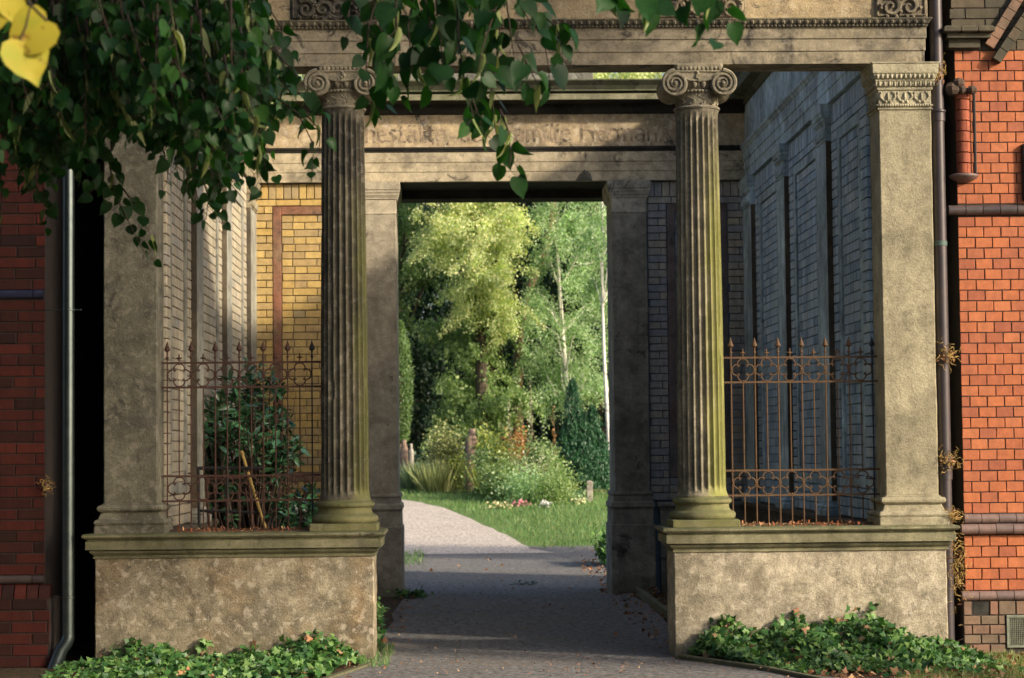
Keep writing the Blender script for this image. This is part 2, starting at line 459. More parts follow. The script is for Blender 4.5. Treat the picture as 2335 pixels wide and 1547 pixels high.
F_GRASSB = leafm('blue_green_blade', [(.10, .17, .09), (.15, .22, .12), (.20, .26, .13)], trans=.3)
F_GRASS = leafm('lawn_blade', [(.09, .20, .06), (.13, .26, .075), (.07, .16, .05), (.21, .31, .11), (.30, .33, .15)], trans=.3)
BARK = plain('rough_bark', (.10, .07, .05), .9, scale=8, c2=(.05, .04, .03))
m, t, b, o = nt('birch_bark')
col = mix(t, (.66, .63, .56), (.12, .11, .10), ramp(t, noise(t, pos(t, 1, 1, 3), 2.2, 6, .7), [(.58, 0), (.64, 1)]))
t.links.new(col, b.inputs['Base Color']); b.inputs['Roughness'].default_value = .7
BIRCHB = m

def groundmat(name, c1, c2, c3, s1=1.2, s2=30, bs=.5, dapple=None):
    m, t, b, o = nt(name)
    p = pos(t)
    col = mix(t, c1, c2, ramp(t, noise(t, p, s1, 8, .65, .3), [(.35, 0), (.65, 1)]))
    n2 = noise(t, p, s2, 8, .75)
    col = mix(t, col, c3, math_(t, 'MULTIPLY', ramp(t, n2, [(.50, 0), (.58, 1)]), .8))
    col = mix(t, col, ramp(t, noise(t, p, 24, 8, .75), [(.40, .4), (.60, 1.5)]), .85, 'MULTIPLY')
    n3 = noise(t, p, 160, 3, .7)
    col = mix(t, col, ramp(t, n3, [(.3, .55), (.7, 1.4)]), .8, 'MULTIPLY')
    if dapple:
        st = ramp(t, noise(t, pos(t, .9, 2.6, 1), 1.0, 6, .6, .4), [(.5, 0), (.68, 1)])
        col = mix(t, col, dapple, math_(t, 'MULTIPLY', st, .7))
    t.links.new(col, b.inputs['Base Color']); b.inputs['Roughness'].default_value = .95
    b.inputs['Specular IOR Level'].default_value = .2
    bump(t, b, [(n2, bs), (n3, bs)], .03)
    return m
SOIL = groundmat('soil_and_moss', (.075, .055, .035), (.05, .05, .028), (.16, .09, .045), 2.0, 22)
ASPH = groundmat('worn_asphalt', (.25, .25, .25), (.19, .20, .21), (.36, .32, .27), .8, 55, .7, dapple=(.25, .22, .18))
GRAV = groundmat('pale_gravel', (.66, .59, .52), (.58, .52, .46), (.46, .39, .32), .7, 60)
LAWN = groundmat('lawn_turf', (.09, .2, .05), (.14, .24, .07), (.22, .20, .08), .5, 14)
KERB = stone('mossy_kerb_stone', (.24, .23, .17), (.17, .17, .12), crust=.3, moss=.5)
GRAN = stone('grey_granite', (.42, .38, .34), (.30, .25, .22), crust=.15, streak=.3)
PINKG = stone('reddish_granite', (.36, .24, .19), (.24, .17, .14), crust=.3, streak=.2)

# ------------------------------------------------------------------ key dimensions
YF = 15.0                  # front face of the pedestals
YB = 21.9                  # face of the gateway wall at the back
XL, XR = X(350, YF), X(2020, YF)
DOORL, DOORR = X(905, YB), X(1397, YB)

# ================================================================== GROUND
def sheet(name, xs, ys, mat, dz=0., kind='structure', zfun=None):
    b = MB(); n = len(xs)
    vs = [(x, y, (gz(y) if zfun is None else zfun(x, y)) + dz) for y in ys for x in xs]
    fs = [(j * n + i, j * n + i + 1, (j + 1) * n + i + 1, (j + 1) * n + i) for j in range(len(ys) - 1) for i in range(n - 1)]
    b.add(vs, fs)
    return tag(b.build(name, mat), kind=kind)
g = sheet('ground', [-300, -60, -20, -6, 6, 20, 60, 300], [-60, -10, 5, 12, 15, 20, 25, 31, 33, 36, 39, 42, 46, 52, 60, 75, 90, 140, 400], SOIL)
tag(g, 'bare earth with scattered moss under the trees')

def strip(name, pairs, mat, dz, sub=12):
    """pairs: (y, xleft, xright); a sheet that follows the ground."""
    b = MB(); rows = []
    for (y0, a0, b0), (y1, a1, b1) in zip(pairs[:-1], pairs[1:]):
        k = max(2, int(abs(y1 - y0) / .8) + 1)
        for i in range(k): 
            q = i / k; rows.append((y0 + (y1 - y0) * q, a0 + (a1 - a0) * q, b0 + (b1 - b0) * q))
    rows.append(pairs[-1])
    vs = []; m_ = 6
    for y, a, c in rows:
        ja = rnd.uniform(-.04, .04); jc = rnd.uniform(-.04, .04)
        for i in range(m_ + 1): 
            q = i / m_; vs.append((a + ja + (c + jc - a - ja) * q, y, gz(y) + dz))
    fs = [(j * (m_ + 1) + i, j * (m_ + 1) + i + 1, (j + 1) * (m_ + 1) + i + 1, (j + 1) * (m_ + 1) + i) for j in range(len(rows) - 1) for i in range(m_)]
    b.add(vs, fs)
    return tag(b.build(name, mat), kind='structure')

lawn = sheet('lawn', [-14, -5, 0, 4, 8, 18], [24.2, 27, 31, 33, 36, 39, 42, 44, 48, 54], LAWN, .004)
tag(lawn, 'green lawn beyond the gateway')
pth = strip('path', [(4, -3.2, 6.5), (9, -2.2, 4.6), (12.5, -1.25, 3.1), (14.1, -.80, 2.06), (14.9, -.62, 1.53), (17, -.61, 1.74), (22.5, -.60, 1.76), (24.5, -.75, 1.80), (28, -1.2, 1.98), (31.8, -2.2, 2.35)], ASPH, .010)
tag(pth, 'worn grey asphalt path through the portico')
gp = []
for px, py in [(1262, 1268), (1210, 1254), (1190, 1243), (1150, 1222), (1105, 1200), (1060, 1179), (1010, 1160), (960, 1148), (912, 1141), (840, 1134), (760, 1129)]:
    q = G(px, py); gp.append((q.y, q.x))
pairs = [(30.4, -2.6, gp[0][1] + .1), (30.6, -2.6, gp[0][1] + .05)] + [(y, min(-2.6 - (y - 31) * .42, x - 2.5) if i < 6 else x - 5.5, x) for i, (y, x) in enumerate(gp)]
pairs = [pairs[0]] + [p_ for p_ in pairs[1:] if p_[0] > 30.7]
gr = strip('gravel_path', pairs, GRAV, .016)
tag(gr, 'pale pinkish gravel path curving left into the garden')

def kerb(pts, h=.09, w=.05, mat=KERB, label='', cat='kerb'):
    b = MB(); a = Vector((pts[0][0], pts[0][1], 0)); c = Vector((pts[-1][0], pts[-1][1], 0))
    for (x0, y0), (x1, y1) in zip(pts[:-1], pts[1:]):
        d = Vector((x1 - x0, y1 - y0, 0)); L = d.length; d /= L; n_ = Vector((-d.y, d.x, 0)) * w / 2
        k = max(1, int(L / .9))
        for i in range(k):
            p0 = Vector((x0, y0, 0)) + d * (L * i / k + .004); p1 = Vector((x0, y0, 0)) + d * (L * (i + 1) / k - .004)
            z0 = gz(p0.y); hh = h + rnd.uniform(-.006, .006)
            b.ring([[tuple(q + Vector((0, 0, zz))) for q in (p0 - n_ * s_, p1 - n_ * s_, p1 + n_ * s_, p0 + n_ * s_)] for zz, s_ in ((-.1, 1), (z0 + hh - .008, 1), (z0 + hh, .75))])
    o = b.build('kerb_stone', mat)
    return tag(o, label, cat, 'kerb edgings along the path')
kerb([(1.80, 17.0), (1.80, 22.2)], label='mossy stone edging inside the portico along the leaf litter')
kerb([(1.54, 14.96), (2.05, 14.0), (2.6, 12.4)], h=.035, label='curved kerb in front of the right ivy bed')
kerb([(-.60, 14.9), (-.84, 14.0), (-1.2, 12.2)], h=.03, label='low kerb at the foot of the left pedestal')
kerb([(1.90, 23.6), (1.93, 27.5)], h=.06, label='thin pale edging beside the climber behind the gateway')

# ================================================================== PEDESTALS
def pedestal(x0, x1, ztop, capn, label, mat, yb=.51):
    t_ = thing('pedestal', label, 'pedestal', ((x0 + x1) / 2, YF + .25, 0), 'rendered pedestals under the columns')
    zc = ztop - .175
    b = MB(); b.molded(x0, x1, YF, YF + yb, [(0, -.1), (0, zc + .01)], .008)
    rough(b.build('die', mat, t_), .012, .16, 6)
    b = MB()
    b.molded(x0, x1, YF, YF + yb, [(q, zc + v) for q, v in ((.003, 0), (.012, .004), (.012, .014), (.005, .017), (.005, .023), (.028, .040), (.034, .050), (.034, .056), (.020, .059), (.020, .064),
             (.058, .066), (.058, .124), (.046, .129), (.046, .137), (.068, .142), (.082, .155), (.082, .166), (.074, .175))], .004)
    o = b.build('cap', CAPS, t_)
    rough(o, .006, .08, 4)
    return t_
ZCL, ZCR = Z(1214, YF, 530), Z(1202, YF, 1850)
ZCAP = (ZCL + ZCR) / 2
pedL = pedestal(X(216, YF, 1390), X(853, YF, 1390), ZCAP, 0, 'left rendered pedestal with brown stains and dark mossy cap', DIEL)
pedR = pedestal(X(1538, YF, 1390), X(2161, YF, 1390), ZCAP, 0, 'right sunlit pedestal with flaking cream render above the thick ivy', DIER)

# ================================================================== COLUMNS
ZARC = Z(142, YF, 1500)            # underside of the front architrave
YC = YF + .255
def column(cxp, mat, matc, matb, label, seed):
    rg = np.random.default_rng(seed)
    cx = X(cxp, YC, 1190)
    t_ = thing('ionic_column', label, 'column', (cx, YC, ZCAP), 'fluted ionic columns')
    z0 = ZCAP
    b = MB(); b.molded(cx - .24, cx + .24, YC - .24, YC + .24, [(-.004, z0 - .003), (0, z0 + .004), (0, z0 + .048), (-.006, z0 + .054)], .006)
    rough(b.build('plinth', matb, t_), .006, .08, 4)
    zb = z0 + .054
    b = MB()
    b.lathe(cx, YC, [(.222, zb), (.234, zb + .012), (.238, zb + .03), (.232, zb + .048), (.216, zb + .058), (.205, zb + .062), (.196, zb + .075), (.190, zb + .095), (.192, zb + .108),
                     (.205, zb + .114), (.212, zb + .124), (.211, zb + .138), (.203, zb + .150), (.190, zb + .154), (.186, zb + .166)], 64)
    o = b.build('base', matb, t_, True); smooth_angle(o, 40); rough(o, .005, .06, 1)
    zs, ze = zb + .166, Z(255, YC, cxp)
    nf, k = 22, 10
    rb, rt = .172, .152
    rings = []
    nz = 120
    dents = [(rg.uniform(0, 2 * math.pi), rg.uniform(zs + .1, ze - .1), rg.uniform(.02, .05), rg.uniform(.05, .14), rg.uniform(.006, .016)) for _ in range(60)]
    for i in range(nz + 1):
        q = i / nz; z = zs + (ze - zs) * q
        r0 = rb - (rb - rt) * (q ** 1.5)
        if q < .02: r0 += .014 * (1 - q / .02) ** 2
        if q > .985: r0 += .008 * ((q - .985) / .015) ** 2
        fade = min(1, max(0, (z - zs - .03) / .05)) * min(1, max(0, (ze - .035 - z) / .05))
        ring = []
        for j in range(nf * k):
            a = 2 * math.pi * j / (nf * k); u = (j % k) / k
            d = 0 if u < .15 else .026 * math.sin(math.pi * (u - .15) / .85) ** .6
            r = r0 - d * fade
            for (da, dzz, wa, wz, dd) in dents:
                if abs(z - dzz) < wz * 2:
                    aa = (a - da + math.pi) % (2 * math.pi) - math.pi
                    if abs(aa) < wa * 2.5: r = min(r, r0 - dd * math.exp(-(aa / wa) ** 2 - ((z - dzz) / wz) ** 4))
            ring.append((cx + r * math.cos(a), YC + r * math.sin(a), z))
        rings.append(ring)
    b = MB(); b.ring(rings)
    o = b.build('fluted_shaft', mat, t_, True); smooth_angle(o, 50)
    # capital
    cap = MB()
    zt = ZARC
    cap.lathe(cx, YC, [(.150, ze), (.166, ze + .004), (.170, ze + .014), (.164, ze + .022), (.151, ze + .026), (.146, ze + .034), (.150, ze + .10), (.152, ze + .115), (.160, ze + .120), (.165, ze + .128), (.160, ze + .135),
                       (.150, ze + .14), (.165, ze + .18), (.18, ze + .215), (.17, ze + .22)], 56)
    for j in range(40):                                   # bead ring
        a = 2 * math.pi * j / 40
        cap.ball((cx + .164 * math.cos(a), YC + .164 * math.sin(a), ze + .126), .011, n=6, m=4)
    for j in range(16):                                   # egg and dart
        a = 2 * math.pi * (j + .5) / 16
        c_, s_ = math.cos(a), math.sin(a)
        cap.ball((cx + .166 * c_, YC + .166 * s_, ze + .178), .021, sz=1.5, n=8, m=6)
        a += math.pi / 16
        cap.ball((cx + .160 * math.cos(a), YC + .160 * math.sin(a), ze + .175), .008, sz=3.6, n=5, m=5)
    for j in range(12):                                   # carved neck scrolls
        a = 2 * math.pi * (j + .25) / 12
        for q in range(9):
            tt = q / 8; aa = a + .2 * math.sin(tt * 5.5) * (1 - .3 * tt); zz = ze + .038 + .07 * tt
            cap.ball((cx + .150 * math.cos(aa), YC + .150 * math.sin(aa), zz), .010 - .004 * tt, n=5, m=3)
    co = cap.build('capital', matc, t_, True); smooth_angle(co, 45)
    zv = ze + .195
    zc = Z(190, YC - .19, cxp)
    for sx in (-1, 1):
        v = MB(); vx = cx + sx * .172
        yf = YC - .185
        prof = [(.088, yf), (.092, yf + .01), (.084, yf + .045), (.066, YC - .05), (.06, YC), (.066, YC + .05), (.084, YC + .14), (.092, YC + .175), (.088, YC + .185)]
        rings = [[(vx + r * math.cos(2 * math.pi * j / 36), y, zc + r * math.sin(2 * math.pi * j / 36)) for j in range(36)] for r, y in prof]
        v.ring(rings)
        for yy, sg in ((yf, -1), (YC + .185, 1)):
            pts = []; rs = []
            for i in range(90):
                q = i / 89; th = math.pi / 2 - sx * (q * 2.75 * 2 * math.pi)
                r = .083 * (1 - q) ** 1.0 + .012
                pts.append((vx + r * math.cos(th), yy + sg * (.004 + .008 * q), zc + r * math.sin(th))); rs.append(.0095 * (1 - q) + .005)
            v.tube(pts, rs, 6)
            v.ball((vx, yy + sg * .012, zc), .017, n=10, m=6)
        for q in range(3):
            y_ = YC - .012 + q * .012
            v.tube([(vx + .066 * math.cos(a), y_, zc + .066 * math.sin(a)) for a in [2 * math.pi * j / 24 for j in range(25)]], .006, 5)
        o = v.build('volute', matc, t_, True); smooth_angle(o, 45)
    # canalis between the volutes + abacus
    v = MB(); n_ = 24
    for yy0, yy1 in ((YC - .178, YC - .13), (YC + .13, YC + .178)):
        top = []; bot = []
        for i in range(n_ + 1):
            u = -1 + 2 * i / n_; xx = cx + u * .185
            top.append((xx, zc + .092 + .004 * (1 - u * u)))
            bot.append((xx, zc + .012 + .055 * abs(u) ** 2.2 + (0 if abs(u) < .9 else .01)))
        pl = top + bot[::-1]
        v.ring([[(x_, yy0, z_) for x_, z_ in pl][::-1], [(x_, yy1, z_) for x_, z_ in pl][::-1]])
        ys = yy0 - .004 if yy0 < YC else yy1 + .004
        v.tube([(x_, ys, z_ - .006) for x_, z_ in top], .008, 6)
        v.tube([(x_, ys, z_ + .008) for x_, z_ in bot[3:-3]], .007, 6)
        for q in range(6): v.ball((cx + rnd.uniform(-.02, .02), ys, zc + .02 + q * .012), .012, n=6, m=4)
    v.molded(cx - .155, cx + .155, YC - .13, YC + .13, [(0, zc - .02), (0, zc + .095)], .01)
    o = v.build('scroll_band', matc, t_)
    v = MB()
    v.molded(cx - .150, cx + .150, YC - .165, YC + .165, [(0, zc + .090), (.012, zc + .100), (.022, zc + .118), (.024, zc + .124), (.026, zt - .004), (.022, zt)], .02)
    for s_ in (-1, 1):
        for q in range(11): v.ball((cx - .15 + q * .03, YC + s_ * .183, zc + .108), .013, sz=1.1, n=6, m=4)
    v.build('abacus', matc, t_)
    return t_
cxR, cxL = X(1600, YC, 1190), X(787, YC, 1190)
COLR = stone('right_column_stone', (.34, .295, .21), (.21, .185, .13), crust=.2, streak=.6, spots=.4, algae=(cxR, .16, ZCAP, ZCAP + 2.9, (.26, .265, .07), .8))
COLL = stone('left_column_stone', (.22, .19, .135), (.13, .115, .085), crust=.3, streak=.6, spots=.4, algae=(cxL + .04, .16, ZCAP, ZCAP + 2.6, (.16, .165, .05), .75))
CAPT = stone('carved_capital_stone', (.44, .38, .28), (.30, .26, .19), crust=.45, streak=.35, spots=.4)
BASEM = stone('mossy_column_base', (.27, .24, .14), (.18, .17, .10), crust=.2, streak=.4, moss=.6, moss_col=(.17, .175, .055), mosstop=.4)
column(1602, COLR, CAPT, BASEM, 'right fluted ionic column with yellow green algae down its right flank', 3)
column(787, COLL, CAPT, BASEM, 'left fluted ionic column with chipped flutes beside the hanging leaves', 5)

# ================================================================== FRONT PILASTERS
def pilaster(pl, pr, mat, matc, label, carved=True):
    y0, y1 = YF + .085, YF + .425
    x0, x1 = X(pl, y0, 700), X(pr, y0, 700)
    t_ = thing('square_pilaster', label, 'pilaster', ((x0 + x1) / 2, (y0 + y1) / 2, ZCAP), 'square corner pilasters')
    z = ZCAP
    zt = ZARC
    zcap = Z(250, y0, (pl + pr) / 2)
    b = MB()
    b.molded(x0, x1, y0, y1, [(q, z + v) for q, v in ((.058, -.002), (.060, .004), (.060, .050), (.052, .055), (.056, .062), (.062, .075), (.057, .090), (.046, .097), (.034, .100), (.026, .118), (.018, .140), (.017, .150),
             (.030, .153), (.042, .165), (.043, .180), (.034, .196), (.012, .200), (.012, .206), (.002, .209), (.002, .214))], .006)
    o = b.build('base', BASEM if carved is None else mat, t_); rough(o, .006, .07, 4)
    b = MB(); b.molded(x0, x1, y0, y1, [(0, z + .215), (0, zcap - .005)], .007)
    rough(b.build('shaft', mat, t_), .009, .2, 6)
    h = zt - zcap
    b = MB()
    b.molded(x0, x1, y0, y1, [(0, zcap - .004), (.010, zcap), (.012, zcap + .008), (.004, zcap + .012), (.004, zcap + .02), (.014, zcap + .024), (.014, zcap + .034), (.002, zcap + .04), (.002, zcap + .135),
             (.010, zcap + .14), (.014, zcap + .15), (.010, zcap + .158), (.014, zcap + .165), (.022, zcap + .200), (.028, zcap + .204), (.028, zcap + .214), (.032, zcap + .218), (.040, zcap + .25), (.046, zcap + .255),
             (.048, zcap + .262), (.050, zt - .012), (.056, zt - .010), (.058, zt - .001)], .004)
    w = x1 - x0
    for face in (0, 1):                       # front row and the side facing the gateway
        def put(u, dz, r, off, sx=1, sz=1):
            if face == 0: b.ball((x0 + u * w, y0 - off, zcap + dz), r, sx=sx, sz=sz, n=7, m=5)
            else:
                xx = x0 - off if pl > 1000 else x1 + off
                b.ball((xx, y0 + u * (y1 - y0), zcap + dz), r, sy=sx, sz=sz, n=7, m=5)
        for q in range(21): put((q + .5) / 21, .029, .011, .012)
        for q in range(11): put(-.03 + 1.06 * (q + .5) / 11, .183, .016, .018, .9, 1.3)
        for q in range(12): put(-.05 + 1.1 * q / 11, .183, .006, .022, 1, 3)
        for q in range(13): put(-.07 + 1.14 * (q + .5) / 13, .236, .015, .036, .9, 1.3)
        for c0 in (.18, .5, .82):             # acanthus curls
            for sgn in (-1, 1):
                pts = []
                for i in range(16):
                    tt = i / 15; u = c0 + sgn * (.03 + .11 * math.sin(tt * 2.7)) ; pts.append((u, .05 + .08 * tt + .0 * tt))
                vs = [((x0 + u * w, y0 - .006, zcap + dz) if face == 0 else ((x0 - .006 if pl > 1000 else x1 + .006), y0 + u * (y1 - y0), zcap + dz)) for u, dz in pts]
                b.tube(vs, [.009 - .004 * abs(i / 15 - .5) * 2 for i in range(16)], 6)
                put(c0 + sgn * .045, .056, .013, .005); put(c0 + sgn * .13, .12, .010, .005)
            put(c0, .09, .016, .003, .7, 2.2)
    o = b.build('capital', matc, t_); smooth_angle(o, 35)
    return t_, x0, x1
CAPP = stone('pale_pilaster_capital', (.52, .47, .345), (.43, .38, .28), crust=.1, streak=.2, spots=.3)
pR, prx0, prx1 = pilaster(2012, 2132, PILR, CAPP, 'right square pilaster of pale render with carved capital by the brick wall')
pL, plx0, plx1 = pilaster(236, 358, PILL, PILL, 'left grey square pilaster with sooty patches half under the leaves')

# ================================================================== FRONT ENTABLATURE
ye0, ye1 = YF + .10, YF + .42
ex0, ex1 = plx0 - .0, prx1 - .035
ent = thing('front_entablature', 'long stone beam with three fasciae and carved frieze over the two columns', 'entablature', ((ex0 + ex1) / 2, (ye0 + ye1) / 2, ZARC))
zA = ZARC
hF = .089
b = MB()
b.molded(ex0, ex1, ye0, ye1, [(0, zA + .001), (0, zA + hF), (-.004, zA + hF + .003), (.007, zA + hF + .004), (.007, zA + 2 * hF), (.003, zA + 2 * hF + .003), (.014, zA + 2 * hF + .004), (.014, zA + .263)], .004)
o = b.build('architrave', ARCH, ent); rough(o, .005, .1, 4)
b = MB()
zm = zA + .263
b.molded(ex0, ex1, ye0, ye1, [(.016, zm), (.022, zm + .003), (.026, zm + .014), (.020, zm + .018), (.030, zm + .022), (.044, zm + .048), (.050, zm + .052), (.052, zm + .062), (.03, zm + .064)], .004)
nb = 210
for q in range(nb):
    xx = ex0 + (ex1 - ex0) * (q + .5) / nb
    b.ball((xx, ye0 - .030, zm + .010), .0105, n=5, m=3)
    if q % 2: b.ball((xx, ye0 - .044, zm + .035), .014, sz=1.2, n=5, m=4)
b.build('carved_moulding', stone('sooty_moulding', (.26, .22, .16), (.17, .15, .11), crust=.6, streak=.3), ent)
zf = zm + .064
b = MB(); b.molded(ex0, ex1, ye0, ye1, [(.004, zf), (.004, zf + .62)], .006)
FRZ = stone('warm_frieze_render', (.50, .38, .235), (.40, .31, .2), crust=.3, streak=.3, spots=.4)
rough(b.build('frieze', FRZ, ent), .008, .1, 5)
b = MB()
b.molded(ex0, ex1, ye0, ye1, [(.01, zf + .62), (.03, zf + .64), (.06, zf + .70), (.18, zf + .76), (.2, zf + .86), (.22, zf + .90), (.05, zf + .96)], .004)
b.build('cornice', CORN, ent)
def relief(px0, px1, seed, mat):
    rr = random.Random(seed)
    b = MB(); x0, x1 = X(px0, ye0, 20), X(px1, ye0, 20); y = ye0 - .004
    b.box(x0, x1, y - .012, y + .03, zf + .002, zf + .5, .004)
    b.tube([(x0 + .02, y - .016, zf + .02), (x1 - .02, y - .016, zf + .02), (x1 - .02, y - .016, zf + .48), (x0 + .02, y - .016, zf + .48), (x0 + .02, y - .016, zf + .02)], .01, 6)
    n_ = int((x1 - x0) / .13)
    for k in range(max(1, n_)):
        for row in range(3):
            c = Vector((x0 + .07 + (x1 - x0 - .14) * (k + .5) / max(1, n_) + rr.uniform(-.02, .02), y - .018, zf + .08 + .15 * row))
            sg = rr.choice((-1, 1)); ph = rr.uniform(0, 6)
            pts = []
            for i in range(34):
                q = i / 33; r = .068 * (1 - q) + .006; a = ph + sg * q * 9
                pts.append((c.x + r * math.cos(a), c.y - .012 * q, c.z + r * math.sin(a)))
            b.tube(pts, [.016 * (1 - i / 33) + .006 for i in range(34)], 6)
            for _ in range(5):
                a = rr.uniform(0, 6.3)
                p0 = c + Vector((.06 * math.cos(a), 0, .06 * math.sin(a))); p1 = p0 + Vector((.045 * math.cos(a + .8), -.008, .045 * math.sin(a + .8)))
                b.tube([p0, (p0 + p1) / 2 + Vector((0, -.012, 0)), p1], [.006, .015, .003], 6)
    o = b.build('relief_panel', mat, ent); smooth_angle(o, 40)
REL = stone('carved_relief_stone', (.36, .29, .2), (.26, .21, .15), crust=.35, streak=.2)
relief(1993, 2114, 1, REL)
relief(1490, 1700, 2, REL)
relief(662, 876, 3, stone('black_relief_stone', (.12, .105, .08), (.07, .06, .05), crust=.6))
relief(238, 350, 4, REL)

# ================================================================== BRICKWORK
def bricks(b, u0, u1, v0, v1, fn, rg, course=.077, L=.25, gap=.009, proud=.009, header=False, soldier=False, jit=.0015, flemish=False):
    """fn(u, v, w) -> xyz, w = distance out of the wall."""
    if soldier: 
        n_ = max(1, round((u1 - u0) / course)); cw = (u1 - u0) / n_
        cells = [(u0 + i * cw, u0 + (i + 1) * cw, v0, v1) for i in range(n_)]
    else:
        nr = max(1, round((v1 - v0) / course)); ch = (v1 - v0) / nr; cells = []
        ln = L / 2 if header else L
        for r in range(nr):
            off = 0 if header else (r % 2) * ln / 2 + rg.uniform(-.06, .06) * ln
            u = u0 - ln + off
            k = 0
            while u < u1:
                l_ = ln
                if flemish and k % 2: l_ = ln / 2
                if header and u < u0 and r % 2 == 0: l_ = ln * 1.5
                a, c = max(u0, u), min(u1, u + l_)
                if c - a > .02: cells.append((a, c, v0 + r * ch, v0 + (r + 1) * ch))
                u += l_; k += 1
    h = gap / 2; bv = .0025
    for a, c, d, e in cells:
        w = proud + rg.uniform(-jit, jit)
        j = lambda: rg.uniform(-jit, jit)
        A = [(a + h, d + h), (c - h, d + h), (c - h, e - h), (a + h, e - h)]
        A = [(p + j(), q + j()) for p, q in A]
        cu, cv = (a + c) / 2, (d + e) / 2
        Bq = [(p + (bv if p < cu else -bv), q + (bv if q < cv else -bv)) for p, q in A]
        vs = [fn(p, q, 0) for p, q in A] + [fn(p, q, w - bv) for p, q in A] + [fn(p, q, w) for p, q in Bq]
        fs = [(i, (i + 1) % 4, 4 + (i + 1) % 4, 4 + i) for i in range(4)] + [(4 + i, 4 + (i + 1) % 4, 8 + (i + 1) % 4, 8 + i) for i in range(4)] + [(8, 9, 10, 11)]
        b.add(vs, fs)
    return b

def panel(parent, u0, u1, v0, v1, fn, brickm, brickm2, stripm, seed, sold=True, bord=.20):
    """brick surround, raised strip frame, recessed infill: one bay of a wall. fn as above, wall core face at w=0"""
    rg = random.Random(seed)
    b = MB()
    if sold:
        bricks(b, u0, u1, v1 - .16, v1, fn, rg, soldier=True, proud=.03)
    t1 = v1 - (.16 if sold else 0)
    bt = .07
    ui0, ui1, vi0, vi1 = u0 + bord, u1 - bord, v0 + .23, t1 - bt
    bricks(b, u0, ui0, v0, vi1, fn, rg, proud=.03)
    bricks(b, ui1, u1, v0, vi1, fn, rg, proud=.03)
    bricks(b, u0, u1, vi1, t1, fn, rg, proud=.03)
    bricks(b, ui0, ui1, v0, vi0, fn, rg, proud=.03)
    b.build('brick_surround', brickm, parent)
    s = MB(); w_ = .088
    def bar(a, c, d, e, p):
        rr = [[fn(x_, z_, q) for x_, z_ in ((a, d), (c, d), (c, e), (a, e))] for q in (-.01, p - .003)]
        rr.append([fn(x_, z_, p) for x_, z_ in ((a + .003, d + .003), (c - .003, d + .003), (c - .003, e - .003), (a + .003, e - .003))])
        s.ring(rr)
    bar(ui0 + .004, ui0 + w_, vi0 + .004, vi1 - .004, .028); bar(ui1 - w_, ui1 - .004, vi0 + .004, vi1 - .004, .028)
    bar(ui0 + w_ + .001, ui1 - w_ - .001, vi1 - w_, vi1 - .004, .026); bar(ui0 + w_ + .001, ui1 - w_ - .001, vi0 + .004, vi0 + w_, .026)
    s.build('frame_strip', stripm, parent)
    b = MB()
    bricks(b, ui0 + w_ + .004, ui1 - w_ - .004, vi0 + w_ + .004, vi1 - w_ - .004, fn, rg, proud=.010, flemish=True)
    b.build('brick_infill', brickm2, parent)

